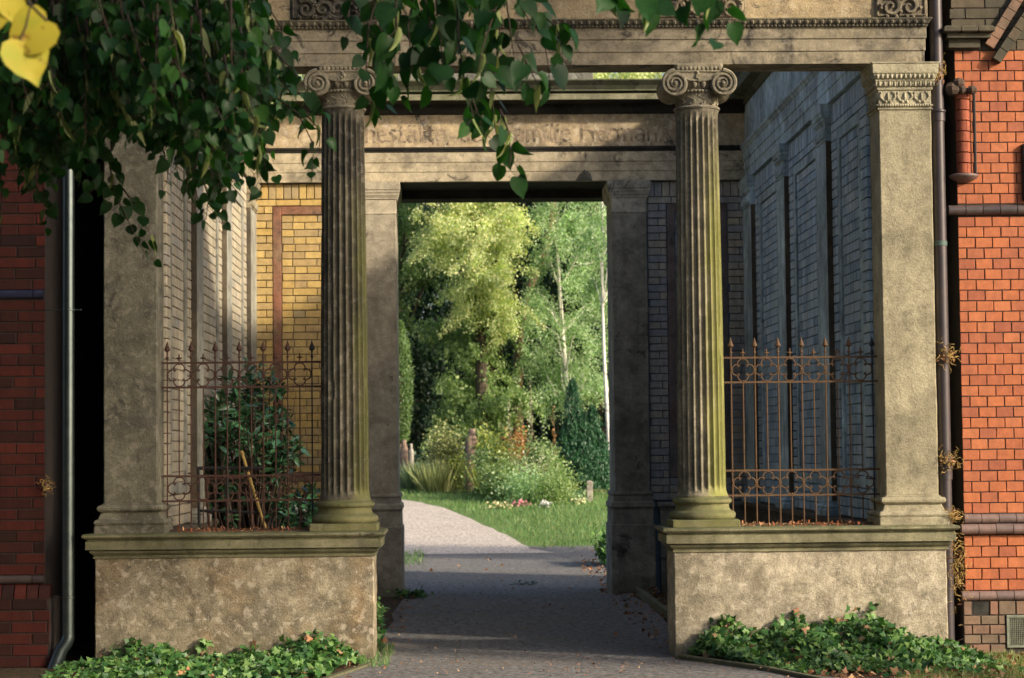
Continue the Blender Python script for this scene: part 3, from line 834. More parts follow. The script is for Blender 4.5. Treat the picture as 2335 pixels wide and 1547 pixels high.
# ================================================================== SIDE WALLS
ZDADO = ZCAP + .01
def sidewall(side, label, stonem, stripm, br1, br2, core, retm, facem, corem):
    s = 1 if side == 'R' else -1
    xi = XR if s > 0 else XL
    xo = xi + s * .36
    y0, y1 = YF + .425, YB + .5
    t_ = thing('side_wall', label, 'wall', (xi, (y0 + y1) / 2, 0), 'panelled side walls of the portico')
    lo, hi = min(xi, xo), max(xi, xo)
    b = MB(); b.box(lo, hi, y0 + .002, y1, -.1, ZARC - .001, .002); b.build('core', core, t_)
    # dado
    b = MB(); d0, d1 = (xi - .10, xi + .01) if s > 0 else (xi - .01, xi + .10)
    b.box(d0, d1, y0, YB, -.1, ZDADO - .09, .003)
    b.molded(d0 + .03, d1 - .03, y0 + .04, YB - .03, [(.03, ZDADO - .09), (.04, ZDADO - .08), (.045, ZDADO - .05), (.06, ZDADO - .04), (.06, ZDADO - .01), (.05, ZDADO)], .003)
    b.build('dado', retm, t_)
    fn = (lambda u, v, w: (xi - w, u, v)) if s > 0 else (lambda u, v, w: (xi + w, y1 - (u - y0), v))
    ztop = ZARC
    # bays in true Y
    bays = [(y0, 16.9), (17.32, 19.1), (19.52, 21.3)]
    for k, (a, c) in enumerate(bays):
        f2 = (lambda u, v, w, s=s: (xi - s * w, u, v))
        if s < 0:   # keep outward winding
            f2 = lambda u, v, w, a=a, c=c: (xi + w, a + c - u, v)
        panel(t_, a + .01, c - .01, ZDADO + .01, ztop - .01, f2, br1, br2, stripm, 20 + k + (10 if s > 0 else 0), bord=.24)
    for k, (a, c) in enumerate([(16.9, 17.32), (19.1, 19.52), (21.3, YB - .003)]):
        pr = .075
        x0, x1 = (xi - pr, xi + .01) if s > 0 else (xi - .01, xi + pr)
        b = MB(); zc = ztop - .30
        b.molded(x0, x1, a, c, [(0, ZDADO + .12), (0, zc)], .005)
        b.molded(x0, x1, a + .02, c - .02, [(.055, ZDADO + .001), (.058, ZDADO + .05), (.04, ZDADO + .06), (.05, ZDADO + .075), (.02, ZDADO + .10), (.02, ZDADO + .12)], .004)
        o = b.build('wall_pilaster', facem, t_)
        # brown strip paints the shade on the return that faces the street
        b = MB(); b.box(x0 + .002, x1 - .002, a - .012, a - .001, ZDADO + .12, zc, .002); b.build('shaded_return', retm, t_)
        b = MB()
        b.molded(x0, x1, a, c, [(-.001, zc + .001), (.008, zc + .004), (.008, zc + .015), (.0, zc + .02), (.002, zc + .14), (.012, zc + .15), (.02, zc + .19), (.03, zc + .2), (.034, zc + .23), (.04, zc + .235), (.045, ztop - .002)], .003)
        for q in range(9):
            b.ball(((x0 if s > 0 else x1) - s * .012, a + (c - a) * (q + .5) / 9, zc + .17), .018, n=6, m=4)
            b.ball(((x0 if s > 0 else x1) - s * .004, a + (c - a) * (q + .5) / 9, zc + .07), .02, sz=2.4, n=6, m=4)
        b.build('pilaster_capital', stonem, t_)
    b = MB()
    h = .10; z = ztop
    b.molded(lo - (0 if s < 0 else .06), hi + (.06 if s < 0 else 0), y0, y1, [(0, z), (0, z + h), (.007, z + h + .003), (.007, z + 2 * h), (.014, z + 2 * h + .003), (.014, z + .305), (.02, z + .308), (.03, z + .33), (.045, z + .345), (.048, z + .365)], .003)
    o = b.build('architrave', stonem, t_); 
    b = MB(); b.box(lo - (0 if s < 0 else .05), hi + (.05 if s < 0 else 0), y0 + .004, y1 - .004, z + .366, z + .79, .003)
    b.build('frieze', stonem, t_)
    b = MB(); b.molded(lo - (0 if s < 0 else .05), hi + (.05 if s < 0 else 0), y0, y1, [(.005, z + .791), (.02, z + .80), (.05, z + .85), (.14, z + .88), (.15, z + .98), (.17, z + 1.0), (.20, z + 1.05), (.20, z + 1.08), (.05, z + 1.12)], .003)
    b.build('cornice', CORN, t_)
    return t_
sidewall('R', 'side wall coloured blue grey for skylit shade, with panelled bays behind the right railing', SKYTINT, SKYTINT, BBR, BBR, MORTB, BROWN, SKYTINT, SKYTINT)
sidewall('L', 'pale buff panelled side wall behind the left railing', SAND, LIME, PBR, PBR, MORTY, BROWN, LIME, LIME)

# ================================================================== GATEWAY WALL
gw = thing('gateway_wall', 'back wall with inscribed frieze and tall doorway opening to the garden', 'wall', ((DOORL + DOORR) / 2, YB + .3, 0))
ZL = Z(414, YB - .06, 1150)       # underside of the lintel
zt = ZL
gx0, gx1 = XL - .3, XR + .3
dl, dr = DOORL - .36, DOORR + .36   # outer edges of the gate piers
b = MB(); b.box(gx0, dl + .02, YB, YB + .46, -.1, zt - .002, .002); b.build('core', MORTY, gw)
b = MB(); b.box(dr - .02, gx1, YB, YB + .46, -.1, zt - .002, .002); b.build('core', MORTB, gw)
fb = lambda u, v, w: (u, YB - w, v)
panel(gw, XL + .04, dl - .01, ZDADO + .02, zt - .008, fb, YBR, YBR, REDP, 41)
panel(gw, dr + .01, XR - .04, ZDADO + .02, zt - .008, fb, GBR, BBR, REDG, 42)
for a, c in ((XL, dl), (dr, XR)):
    b = MB(); b.box(a + .1, c + .02, YB - .10, YB - .002, -.1, ZDADO - .09, .003)
    b.molded(a + .13, c - .03, YB - .07, YB - .03, [(.03, ZDADO - .09), (.045, ZDADO - .05), (.06, ZDADO - .04), (.06, ZDADO - .01), (.05, ZDADO)], .003)
    b.build('dado', GREYB, gw)
PIER_L = stone('sunlit_pier_stone', (.46, .395, .31), (.40, .345, .27), crust=.05, streak=.3, spots=.4)
PIER_R = stone('shaded_pier_stone', (.34, .32, .28), (.22, .21, .19), crust=.4, streak=.5, spots=.2)  # right pier's copy toned down for the shade it stands in
for side, x0, x1, mm in (('l', dl, DOORL, PIER_L), ('r', DOORR, dr, PIER_R)):
    y0, y1 = YB - .10, YB + .68
    pr = MB(); zc = zt - .335
    zb = Z(1120, YB - .1, 1430); zp = Z(1196, YB - .1, 1430)
    pr.molded(x0, x1, y0, y1, [(0, zb), (0, zc)], .006)
    o = pr.build('gate_pier', mm, gw); rough(o, .006, .15, 5)
    c_ = MB()
    c_.molded(x0, x1, y0, y1, [(0, zc), (.006, zc + .002), (.006, zc + .01), (0, zc + .015), (.001, zc + .15), (.012, zc + .155), (.012, zc + .165), (.022, zc + .185), (.026, zc + .19), (.03, zc + .215), (.036, zc + .22), (.038, zc + .245),
              (.044, zc + .25), (.046, zt - .004)], .003)
    oo = c_.build('pier_capital', stone('pale_pier_capital', (.58, .5, .39), (.5, .43, .34), crust=.15) if side == 'l' else stone('weathered_pier_capital', (.50, .47, .41), (.38, .35, .31), crust=.5, streak=.4), o)
    p_ = MB()
    p_.molded(x0 - .0, x1 + .0, y0, y1, [(.045, -.1), (.045, zp - .01), (.04, zp), (.03, zp + .003), (.028, zp + .15), (.03, zp + .16), (.045, zp + .18), (.04, zp + .22), (.02, zp + .24), (.018, zb - .05), (.03, zb - .03), (.02, zb - .001)], .004)
    p_.build('pier_plinth', PIER_L if side == 'l' else PIER_R, o)
# lintel; the deep soffit's shade is put into its black colour
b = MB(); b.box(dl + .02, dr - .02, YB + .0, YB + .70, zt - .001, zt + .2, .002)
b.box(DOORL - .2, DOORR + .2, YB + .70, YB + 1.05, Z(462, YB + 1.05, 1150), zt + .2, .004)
b.build('lintel', SOOT_SHADE, gw)
ya = YB - .085
b = MB(); h = .098
b.molded(gx0 + .0, gx1, ya, YB + .6, [(0, zt), (0, zt + h), (.007, zt + h + .003), (.007, zt + 2 * h), (.014, zt + 2 * h + .003), (.014, zt + .30)], .003)
o = b.build('architrave', stone('gateway_fascia_stone', (.60, .50, .36), (.52, .43, .31), crust=.38, streak=.25, spots=.4), gw)
b = MB(); b.molded(gx0, gx1, ya, YB + .6, [(.018, zt + .301), (.026, zt + .315), (.02, zt + .32), (.035, zt + .33), (.042, zt + .35), (.02, zt + .356)], .003)
b.build('black_moulding', SOOT_SHADE, gw)
zf0 = zt + .357; zf1 = Z(262, ya, 1150)
b = MB(); b.molded(gx0, gx1, ya, YB + .6, [(0, zf0), (0, zf1)], .003)
o = b.build('inscribed_frieze', stone('inscribed_frieze_stone', (.60, .46, .30), (.50, .385, .255), crust=.42, streak=.3, spots=.9), gw); rough(o, .004, .08, 5)
zc0, zc1 = zf1, Z(184, YB - .35, 1150)
hc = zc1 - zc0
b = MB(); b.molded(gx0, gx1, ya, YB + .6, [(.004, zc0), (.03, zc0 + .02), (.05, zc0 + .06), (.06, zc0 + .10), (.24, zc0 + .11)], .003)
b.build('cornice_bed', SOOT_SHADE, gw)
b = MB(); b.molded(gx0, gx1, ya, YB + .6, [(.24, zc0 + .111), (.25, zc0 + .115), (.25, zc0 + hc * .56)], .003); b.build('cornice_face', stone('green_grey_cornice', (.36, .33, .24), (.25, .24, .17), crust=.3, moss=.4, streak=.4), gw)
b = MB(); b.molded(gx0, gx1, ya, YB + .6, [(.20, zc0 + hc * .56 + .001), (.20, zc0 + hc * .62), (.27, zc0 + hc * .64), (.27, zc0 + hc * .68), (.25, zc0 + hc * .70), (.28, zc0 + hc * .82), (.33, zc0 + hc * .96), (.33, zc1), (.05, zc1 + .04)], .003)
b.build('cornice_top', CORN, gw)
b = MB(); b.box(X(905, YB, 170), X(1352, YB, 170), YB - .05, YB + .5, zc1 + .01, zc1 + .5, .006); b.build('blocking_course', GREYB, gw)
b = MB(); b.ring([[(X(1333, ya, 395) + a * q, ya - .002 - d, Z(398, ya, 1333) + c * q) for a, c in ((-.07, -.05), (.0, -.045), (.06, -.05), (.045, .0), (.02, .03), (.0, .055), (-.015, .02), (-.04, .0))] for q, d in ((1.4, 0), (.6, .01))])
b.build('broken_patch', stone('bare_grey_mortar', (.14, .13, .11), (.08, .075, .07)), gw)

# inscription: broad-nib strokes cut into the frieze
GL = {  # strokes in units of x-height (=1); width
 'R': (1.1, [[(.15, 0), (.15, 1.5)], [(.15, 1.45), (.7, 1.5), (.85, 1.15), (.6, .85), (.15, .8)], [(.5, .8), (.95, .05)]]),
 'F': (1.0, [[(.25, 0), (.25, 1.45)], [(.05, 1.5), (.5, 1.4), (.9, 1.5)], [(.25, .85), (.75, .85)]]),
 'H': (1.15, [[(.15, 0), (.15, 1.5)], [(.15, .85), (.6, .95), (.9, .7), (.9, 0), (.75, -.15)], [(0, 1.5), (.45, 1.5)]]),
 'u': (.8, [[(.12, .95), (.12, .12), (.4, 0), (.62, .15)], [(.62, 1), (.62, 0)]]),
 'h': (.8, [[(.12, 1.5), (.12, 0)], [(.12, .8), (.4, 1), (.62, .85), (.62, 0)]]),
 'e': (.72, [[(.1, .5), (.58, .62), (.55, .88), (.3, 1), (.1, .8), (.1, .2), (.32, 0), (.6, .12)]]),
 's': (.66, [[(.55, .9), (.3, 1), (.1, .8), (.5, .35), (.45, .08), (.2, 0), (.05, .1)]]),
 't': (.55, [[(.22, 1.35), (.22, .1), (.45, 0)], [(.02, .95), (.48, .95)]]),
 'ä': (.8, [[(.1, .9), (.35, 1), (.6, .85), (.6, 0)], [(.6, .55), (.2, .5), (.1, .25), (.25, 0), (.6, .15)], [(.18, 1.3), (.22, 1.36)], [(.5, 1.3), (.54, 1.36)]]),
 'a': (.8, [[(.1, .9), (.35, 1), (.6, .85), (.6, 0)], [(.6, .55), (.2, .5), (.1, .25), (.25, 0), (.6, .15)]]),
 'd': (.78, [[(.1, 1.45), (.6, .85), (.6, .15), (.35, 0), (.12, .15), (.12, .8), (.35, 1), (.58, .85)]]),
 'r': (.55, [[(.12, 1), (.12, 0)], [(.12, .8), (.3, 1), (.5, .9)]]),
 'm': (1.2, [[(.12, 1), (.12, 0)], [(.12, .85), (.35, 1), (.55, .85), (.55, 0)], [(.55, .85), (.8, 1), (1.0, .85), (1.0, 0)]]),
 'n': (.8, [[(.12, 1), (.12, 0)], [(.12, .85), (.38, 1), (.62, .85), (.62, 0)]]),
 'i': (.36, [[(.14, 1), (.14, 0)], [(.14, 1.28), (.18, 1.34)]]),
 'l': (.36, [[(.14, 1.5), (.14, .1), (.28, 0)]]),
 ',': (.36, [[(.15, .08), (.05, -.2)]]),
 ' ': (.5, [])}
def inscription(text, xa, xb, z0, xh):
    tot = sum(GL[c][0] for c in text); sx = (xb - xa) / tot
    b = MB(); x = xa; y = ya - .0025
    nib = Vector((.055, 0, .075))
    for c in text:
        w, st = GL[c]
        for s in st:
            for (a0, c0), (a1, c1) in zip(s[:-1], s[1:]):
                p0 = Vector((x + a0 * sx, y, z0 + c0 * xh)); p1 = Vector((x + a1 * sx, y, z0 + c1 * xh))
                nv = Vector((nib.x * xh * 1.9, 0, nib.z * xh * .9))
                q = [p0 - nv, p0 + nv, p1 + nv, p1 - nv]
                d_ = Vector((0, rnd.uniform(.0, .0012), 0))
                b.add([q_ - d_ for q_ in q], [(0, 1, 2, 3)])
                b.add([p - d_ - Vector((0, .0004, 0)) for p in (p1 + Vector((-nv.x, 0, nv.z)), p1 + nv, p1 + Vector((nv.x, 0, -nv.z)), p1 - nv)], [(0, 1, 2, 3)])
        x += w * sx
    return b
m, t, bb, oo = nt('worn_lettering')
colr = mix(t, (.10, .078, .055), (.43, .33, .22), ramp(t, noise(t, pos(t), 9, 8, .75), [(.41, 0), (.58, .95)]))
t.links.new(colr, bb.inputs['Base Color']); bb.inputs['Roughness'].default_value = .95
zi = Z(323, ya, 1150)
inscription('Ruhestätte, der Familie Hermann', X(765, ya, 310), X(1530, ya, 310), zi, .125).build('lettering', m, gw)

# ================================================================== RAILINGS
def quatre(b, cx, y, cz, R_, r, tr=.0052):
    d = R_ * .52; rad = R_ * .48
    pts = []
    for k in range(4):
        a0 = k * math.pi / 2
        c = (cx + d * math.cos(a0), cz + d * math.sin(a0))
        for i in range(13):
            a = a0 + (-1.0 + 2.0 * i / 12) * math.pi * .66
            pts.append((c[0] + rad * math.cos(a), y, c[1] + rad * math.sin(a)))
    pts.append(pts[0])
    b.tube(pts, tr, 5, caps=False)
    for k in range(4):
        a0 = k * math.pi / 2
        b.ball((cx + R_ * math.cos(a0), y, cz + R_ * math.sin(a0)), .009, n=6, m=4)

def railing(pxs, pyr, xa, xb, ybot, label, mat, shadow_last):
    y = YF + .30
    z = [Z(q, y, (pxs[0] + pxs[-1]) / 2) for q in pyr]      # tip, top rail, 2nd, 3rd, 4th
    x = [X(p, y, 1000) for p in pxs]
    t_ = thing('iron_railing', label, 'railing', ((x[0] + x[-1]) / 2, y, ybot), 'wrought iron railings on the pedestals')
    sp = (x[-1] - x[0]) / (len(x) - 1)
    for zz in z[1:5]:
        b = MB(); b.box(X(xa, y, 1000), X(xb, y, 1000), y - .005, y + .005, zz - .007, zz + .007, .001); b.build('rail', mat, t_)
    b = MB(); b.box(x[0] - .03, x[-1] + .0, y - .006, y + .006, ybot + .004, ybot + .014, .001); b.build('rail', mat, t_)
    for i, xx in enumerate(x):
        mm = BLKI if (shadow_last and i == len(x) - 1) else mat  # end bar coloured black for the shadow falling on it
        b = MB(); b.tube([(xx, y, ybot), (xx, y, z[1] + .03)], .0055, 6)
        bar = b.build('bar', mm, t_)
        b = MB(); h = z[0] - z[1]
        b.lathe(xx, y, [(.006, z[1] + .015), (.006, z[1] + .03), (.011, z[1] + .035), (.011, z[1] + .042), (.006, z[1] + .047), (.006, z[1] + h * .48), (.010, z[1] + h * .52), (.022, z[1] + h * .58), (.020, z[1] + h * .64), (.009, z[1] + h * .82), (.0015, z[0])], 8)
        b.build('spear_finial', mm, bar)
    for i in range(len(x) - 1):
        xm = (x[i] + x[i + 1]) / 2
        for za, zb in ((ybot, z[4]), (z[3], z[2])):
            b = MB(); b.tube([(xm, y, za), (xm, y, zb)], .0048, 6); b.build('thin_bar', mat, t_)
        for za, zb in ((z[2], z[1]), (z[4], z[3])):
            b = MB(); cz = (za + zb) / 2
            # lobes sized to touch rails and neighbouring bars
            quatre(b, xm, y, cz, min(sp / 2, (zb - za) / 2) - .004, .01)
            o = b.build('quatrefoil', mat, t_)
        b = MB(); zc = z[1] + .034
        b.tube([(xm, y, z[1]), (xm, y, zc + .018), (xm, y, zc + .034)], [.005, .006, .002], 6)
        b.ball((xm, y, zc), .010, n=6, m=4)
        b.tube([(xm - .021, y, zc), (xm - .006, y, zc), (xm + .006, y, zc), (xm + .021, y, zc)], [.003, .007, .007, .003], 6)
        b.build('cross_finial', mat, t_)
    return t_
railing([381.5, 436, 491, 546, 601, 656.5, 712], [777, 827, 883, 1085, 1142], 360, 735, ZCAP + .002, 'dark rusty iron railing with spear tips in front of the laurel bush', RUST, True)
railing([1669, 1723.5, 1777, 1830.7, 1885, 1939, 1992], [769, 815, 871, 1072, 1129], 1650, 2014, ZCAP + .002, 'ochre rusted iron railing in front of the blue grey wall', RUSTY, True)

# ================================================================== RED BRICK BUILDING, RIGHT
RX = X(2187, YF + .20, 700)
rb = thing('red_brick_building', 'sunlit orange red brick building with dark glazed string course', 'building', (RX + 2, YF + 2, 0), 'red brick buildings beside the portico')
YW = YF + .20
zs = lambda py, px=2260, y=YW: Z(py, y, px)
xe = 7.5
b = MB()
b.box(RX + .004, xe, YW, YW + 6, -.1, 5.25, .002); b.build('core', MORT, rb)
fr = lambda u, v, w: (u, YW - w, v)
rg = random.Random(5)
zroll1, zroll2, zsill = zs(480), zs(1195), zs(1358)
ztopn = zs(116)
b = MB(); bricks(b, RX, xe, zroll1 + .045, ztopn, fr, rg, header=True, gap=.007, proud=.006)
bricks(b, RX, xe, zroll2 + .075, zroll1 - .045, fr, rg, header=True, gap=.007, proud=.006)
bricks(b, RX - .004, xe, zsill + .035, zroll2 - .08, fr, rg, header=True, gap=.007, proud=.012)
b.build('brick_face', RBR, rb)
b = MB(); bricks(b, RX - .03, xe, ztopn, 5.2, fr, rg, header=False, gap=.008, proud=.006); b.build('upper_brick_face', GRB, rb)
b = MB(); b.box(RX - .03, xe, YW - .052, YW + .3, -.1, zsill - .032, .002); b.build('plinth_core', MORT, rb)
fp = lambda u, v, w: (u, YW - .052 - w, v)
vx0, vx1, vz0, vz1 = X(2290, YW, 1430), X(2290, YW, 1430) + .26, zs(1476), zs(1402)
b = MB()
bricks(b, RX - .03, vx0 - .005, 0.0, vz1, fp, rg, header=True, gap=.009); bricks(b, vx1 + .005, xe, 0.0, vz1, fp, rg, header=True, gap=.009)
hx0, hx1 = X(2216, YW, 1385), X(2252, YW, 1385)
bricks(b, RX - .03, hx0, vz1, zsill - .034, fp, rg, header=True, gap=.009); bricks(b, hx1, xe, vz1, zsill - .034, fp, rg, header=True, gap=.009)
b.build('plinth_brick', MUB, rb)
b = MB(); b.box(hx0 - .001, hx1 + .001, YW - .054, YW - .050, vz1 + .01, zsill - .04, .001); b.build('vent_hole', SOOT_SHADE, rb)  # black plate paints the shade inside the hole
def rollcourse(name, z, r, x0, x1, mat, parent, out=0., n=8, L=.125):
    b = MB(); x = x0; k = 0
    while x < x1:
        xx = min(x1, x + L); y = YW - out
        prof = [(y + .02, z - r)] + [(y - r * .95 * math.cos(a), z + r * math.sin(a)) for a in [R(-90 + 180 * i / n) for i in range(n + 1)]] + [(y + .02, z + r)]
        dz = rg.uniform(-.0012, .0012)
        b.ring([[(q, py_, pz_ + dz) for py_, pz_ in prof][::-1] for q in (x + .0025, xx - .0025)])
        x = xx; k += 1
    return b.build(name, mat, parent)
rollcourse('glazed_roll_course', zroll1, .036, RX - .07, xe, ROLL, rb, .012)
rollcourse('upper_roll_course', zroll2 + .038, .034, RX - .0, xe, ROLP, rb, .004)
rollcourse('lower_roll_course', zroll2 - .036, .037, RX - .03, xe, ROLP, rb, .03)
rollcourse('sill_roll_course', zsill, .034, RX - .04, xe, ROLP, rb, .052)
# vent grille
b = MB(); yv = YW - .07
b.box(vx0, vx1, yv, yv + .02, vz0, vz0 + .016, .002); b.box(vx0, vx1, yv, yv + .02, vz1 - .02, vz1, .002); b.box(vx0, vx0 + .018, yv, yv + .02, vz0 + .017, vz1 - .021, .002); b.box(vx1 - .018, vx1, yv, yv + .02, vz0 + .017, vz1 - .021, .002)
gfr = b.build('vent_grille', plain('grey_green_metal', (.22, .24, .18), .6), rb)
b = MB()
n_ = 13
for i in range(n_):
    q = vz0 + .017 + (vz1 - vz0 - .038) * (i + .5) / n_; b.box(vx0 + .018, vx1 - .018, yv + .010, yv + .013, q - .003, q + .003, .0005)
for i in range(17):
    q = vx0 + .018 + (vx1 - vx0 - .036) * (i + .5) / 17; b.box(q - .003, q + .003, yv + .006, yv + .0095, vz0 + .016, vz1 - .02, .0005)
b.build('mesh_grid', plain('grid_metal', (.2, .21, .15), .6), gfr)
b = MB(); b.box(vx0, vx1, YW - .045, YW - .04, vz0, vz1, .001); b.build('vent_shadow_box', SOOT_SHADE, gfr)
# engaged round shaft with corbel
sx_ = X(2194, YW, 300); zsb, zst = zs(398), zs(205)
b = MB()
k = 0; zz = zsb
while zz < zst:
    z2 = min(zst, zz + .077)
    for a0, a1 in ((-100, -20), (-20, 60), (60, 100)) if k % 2 else ((-100, -60), (-60, 20), (20, 100)):
        n_ = 8; r = .050
        rr = []
        for zq, rq in ((zz + .0035, r - .0025), (zz + .006, r), (z2 - .006, r), (z2 - .0035, r - .0025)):
            rr.append([(sx_ + rq * math.sin(R(a0 + 2 + (a1 - a0 - 4) * i / n_)), YW - .02 - rq * math.cos(R(a0 + 2 + (a1 - a0 - 4) * i / n_)), zq) for i in range(n_ + 1)] + [(sx_ + .03, YW + .0, zq), (sx_ - .03, YW + .0, zq)])
        b.ring(rr)
    zz = z2; k += 1
b.build('round_shaft', brick('dull_red_brick', [(.34, .10, .05), (.28, .08, .045), (.38, .12, .06)], dirt=.25, dirtcol=(.06, .03, .025)), rb)
b = MB(); b.lathe(sx_, YW - .02, [(.03, zsb - .06), (.06, zsb - .05), (.09, zsb - .035), (.105, zsb - .02), (.105, zsb - .008), (.085, zsb - .002), (.07, zsb + .0)], 28); o = b.build('shaft_corbel', ROLP, rb); smooth_angle(o)
b = MB()
for i in range(9): b.ball((sx_ + rg.uniform(-.09, .07), YW - .07 + rg.uniform(-.02, .02), zst + rg.uniform(-.03, .06)), rg.uniform(.03, .05), sx=1.2, n=7, m=5)
b.build('broken_shaft_top', stone('broken_brick', (.16, .07, .045), (.08, .06, .045), crust=.5), rb)
b = MB(); b.tube([(X(2218, YW, 210), YW - .03, zs(212)), (X(2222, YW, 390), YW - .03, zs(398))], .011, 6); b.build('shadow_slit', BLKI, rb)  # black rod stands in for the shaded slit beside the shaft
# ledge and gable trim at the top
zl = zs(74)
b = MB(); xx = X(2143, YW, 70)
for i in range(3):
    b.molded(xx + i * .125 + .002, xx + (i + 1) * .125 - .002, YW - .13, YW + .05, [(-.012, zl - .02), (0, zl - .012), (0, zl + .012), (-.015, zl + .028)], .003)
b.molded(xx + .03, xx + .35, YW - .09, YW + .05, [(0, zl - .055), (0, zl - .021)], .003)
b.molded(xx + .05, xx + .28, YW - .05, YW + .05, [(0, zl - .12), (0, zl - .056)], .003)
b.build('bracket_ledge', GRB, rb)
def diag(p0, p1, w, off, n_, mat, name, y0):
    b = MB(); p0 = Vector(p0); p1 = Vector(p1); d = (p1 - p0) / n_; nn = Vector((-d.z, 0, d.x)).normalized() * w
    for i in range(n_):
        a = p0 + d * (i + .03); c = p0 + d * (i + .97)
        b.ring([[tuple(q + Vector((0, yy, 0))) for q in (a, c, c + nn, a + nn)] for yy in (0.04, -off)])
    return b.build(name, mat, rb)
pA = (X(2276, YW, 145), YW, zs(148)); pB = (X(2420, YW, -40), YW, zs(-65))
diag(pA, pB, .065, .075, 9, GRB, 'gable_trim', YW)
pA2 = (X(2300, YW, 120) - .12, YW, zs(120) + .02); pB2 = (X(2420, YW, -40) - .14, YW, zs(-65) + .02)
diag(pA2, pB2, .07, .045, 9, MUB, 'gable_trim', YW)
# black box stands in for a shadow shape at the right edge of the frame
b = MB(); b.box(X(2329, YW, 400), X(2329, YW, 400) + .5, YW - .05, YW + .1, zs(460), zs(330), .01); b.build('shadow_shape', BLKI, rb)

# ================================================================== RED BRICK BUILDING, LEFT
LX = X(104, YF + .05, 900)
YL = YF + .05
lb = thing('red_brick_building', 'sooty red brick building darkened in colour for shade, beside the left zinc downpipe', 'building', (LX - 2, YL + 2, 0), 'red brick buildings beside the portico')
b = MB(); b.box(-7.5, LX - .004, YL, YL + 6, -.1, 8, .002); b.build('core', MORT, lb)
fl = lambda u, v, w: (u, YL - w, v)
zq = lambda py: Z(py, YL, 60)
b = MB(); zr = zq(672); zbse = zq(1322)
bricks(b, -7.5, LX, zr + .03, 7.9, fl, rg, gap=.01, flemish=True); bricks(b, -7.5, LX, zbse + .03, zr - .04, fl, rg, gap=.01, flemish=True)
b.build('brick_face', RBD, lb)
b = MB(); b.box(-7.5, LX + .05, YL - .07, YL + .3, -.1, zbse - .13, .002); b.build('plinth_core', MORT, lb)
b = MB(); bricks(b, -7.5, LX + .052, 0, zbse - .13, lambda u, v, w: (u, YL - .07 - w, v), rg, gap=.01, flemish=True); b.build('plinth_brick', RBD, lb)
YW_ = YW; YW = YL
rollcourse('blue_glazed_course', zr, .032, -7.5, LX - .01, plain('blue_black_glaze', (.03, .035, .07), .3), lb, .01, L=.25)
rollcourse('base_roll_course', zbse, .03, -7.5, LX + .0, ROLL, lb, .02, L=.25)
b = MB(); x = LX + .05; r = .11
while x > -7.4:
    x2 = x - .085
    prof = [(YL + .02, zbse - .13)] + [(YL - .07 - .004 + .06 - .06 * math.cos(R(90 * i / 6)), zbse - .13 + .1 * math.sin(R(90 * i / 6))) for i in range(7)] + [(YL + .02, zbse - .03)]
    b.ring([[(q, a, c) for a, c in prof][::-1] for q in (x2 + .004, x - .004)])
    x = x2
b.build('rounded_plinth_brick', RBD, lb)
YW = YW_
# back walls of the two slots between the buildings and the portico
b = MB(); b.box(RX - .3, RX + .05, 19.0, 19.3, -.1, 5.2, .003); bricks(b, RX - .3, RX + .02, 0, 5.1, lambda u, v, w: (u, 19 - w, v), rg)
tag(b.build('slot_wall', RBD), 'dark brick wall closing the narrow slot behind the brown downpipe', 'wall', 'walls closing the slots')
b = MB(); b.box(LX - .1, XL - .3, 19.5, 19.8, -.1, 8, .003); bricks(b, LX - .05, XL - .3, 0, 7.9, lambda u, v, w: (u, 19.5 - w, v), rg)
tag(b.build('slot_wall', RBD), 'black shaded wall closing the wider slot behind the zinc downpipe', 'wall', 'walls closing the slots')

# ================================================================== DOWNPIPES
def cyl(b, x, y, za, zb, r, n=20): b.lathe(x, y, [(r, za), (r, zb)], n)
yp = YF + .16
t_ = thing('downpipe', 'brown cast iron downpipe in the slot by the right pilaster', 'downpipe', (X(2146, yp, 700), yp, 0), 'rainwater downpipes')
px_ = X(2147, yp, 700)
b = MB(); cyl(b, px_, yp, .0, 6.5, .046, 24); o = b.build('pipe', PIPE, t_); smooth_angle(o)
for q, hh in ((262, .05), (1075, .06)):
    z_ = Z(q, yp, 2147); b = MB(); b.lathe(px_, yp, [(.046, z_ - hh), (.053, z_ - hh), (.053, z_ + hh * .2), (.060, z_ + hh * .35), (.060, z_ + hh * .6), (.046, z_ + hh * .75)], 24); o = b.build('collar', PIPE, t_); smooth_angle(o)
z_ = Z(556, yp, 2147); b = MB(); b.lathe(px_, yp, [(.0465, z_ - .018), (.049, z_ - .016), (.049, z_ + .016), (.0465, z_ + .018)], 24); b.build('verdigris_band', plain('verdigris', (.07, .13, .11), .6), t_)

ypl = YF - .02
pxl = X(156, ypl, 700)
t_ = thing('downpipe', 'shiny grey zinc downpipe with kicked out shoe by the left brick wall', 'downpipe', (pxl, ypl, 0), 'rainwater downpipes')
zk = Z(1455, ypl, 150)
b = MB(); cyl(b, pxl, ypl, zk, 6.5, .043, 24); o = b.build('pipe', ZINC, t_); smooth_angle(o)
b = MB()
b.tube([(pxl, ypl, zk + .02), (pxl, ypl, zk), (pxl - .012, ypl - .004, zk - .035), (pxl - .045, ypl - .012, zk - .08), (X(118, ypl - .03, 1540), ypl - .05, Z(1538, ypl, 110))], [.045, .046, .047, .048, .048], 24)
o = b.build('shoe', ZINC, t_); smooth_angle(o, 60)
for q in (707, 1362):
    z_ = Z(q, ypl, 150); b = MB(); b.lathe(pxl, ypl, [(.043, z_ - .008), (.048, z_ - .006), (.048, z_ + .006), (.043, z_ + .008)], 24)
    if q == 707: b.box(pxl + .045, pxl + .09, ypl - .005, ypl + .005, z_ - .006, z_ + .006, .001); b.box(pxl - .16, pxl - .045, ypl - .004, ypl + .004, z_ - .005, z_ + .005, .001)
    b.build('bracket', ZINC, t_)

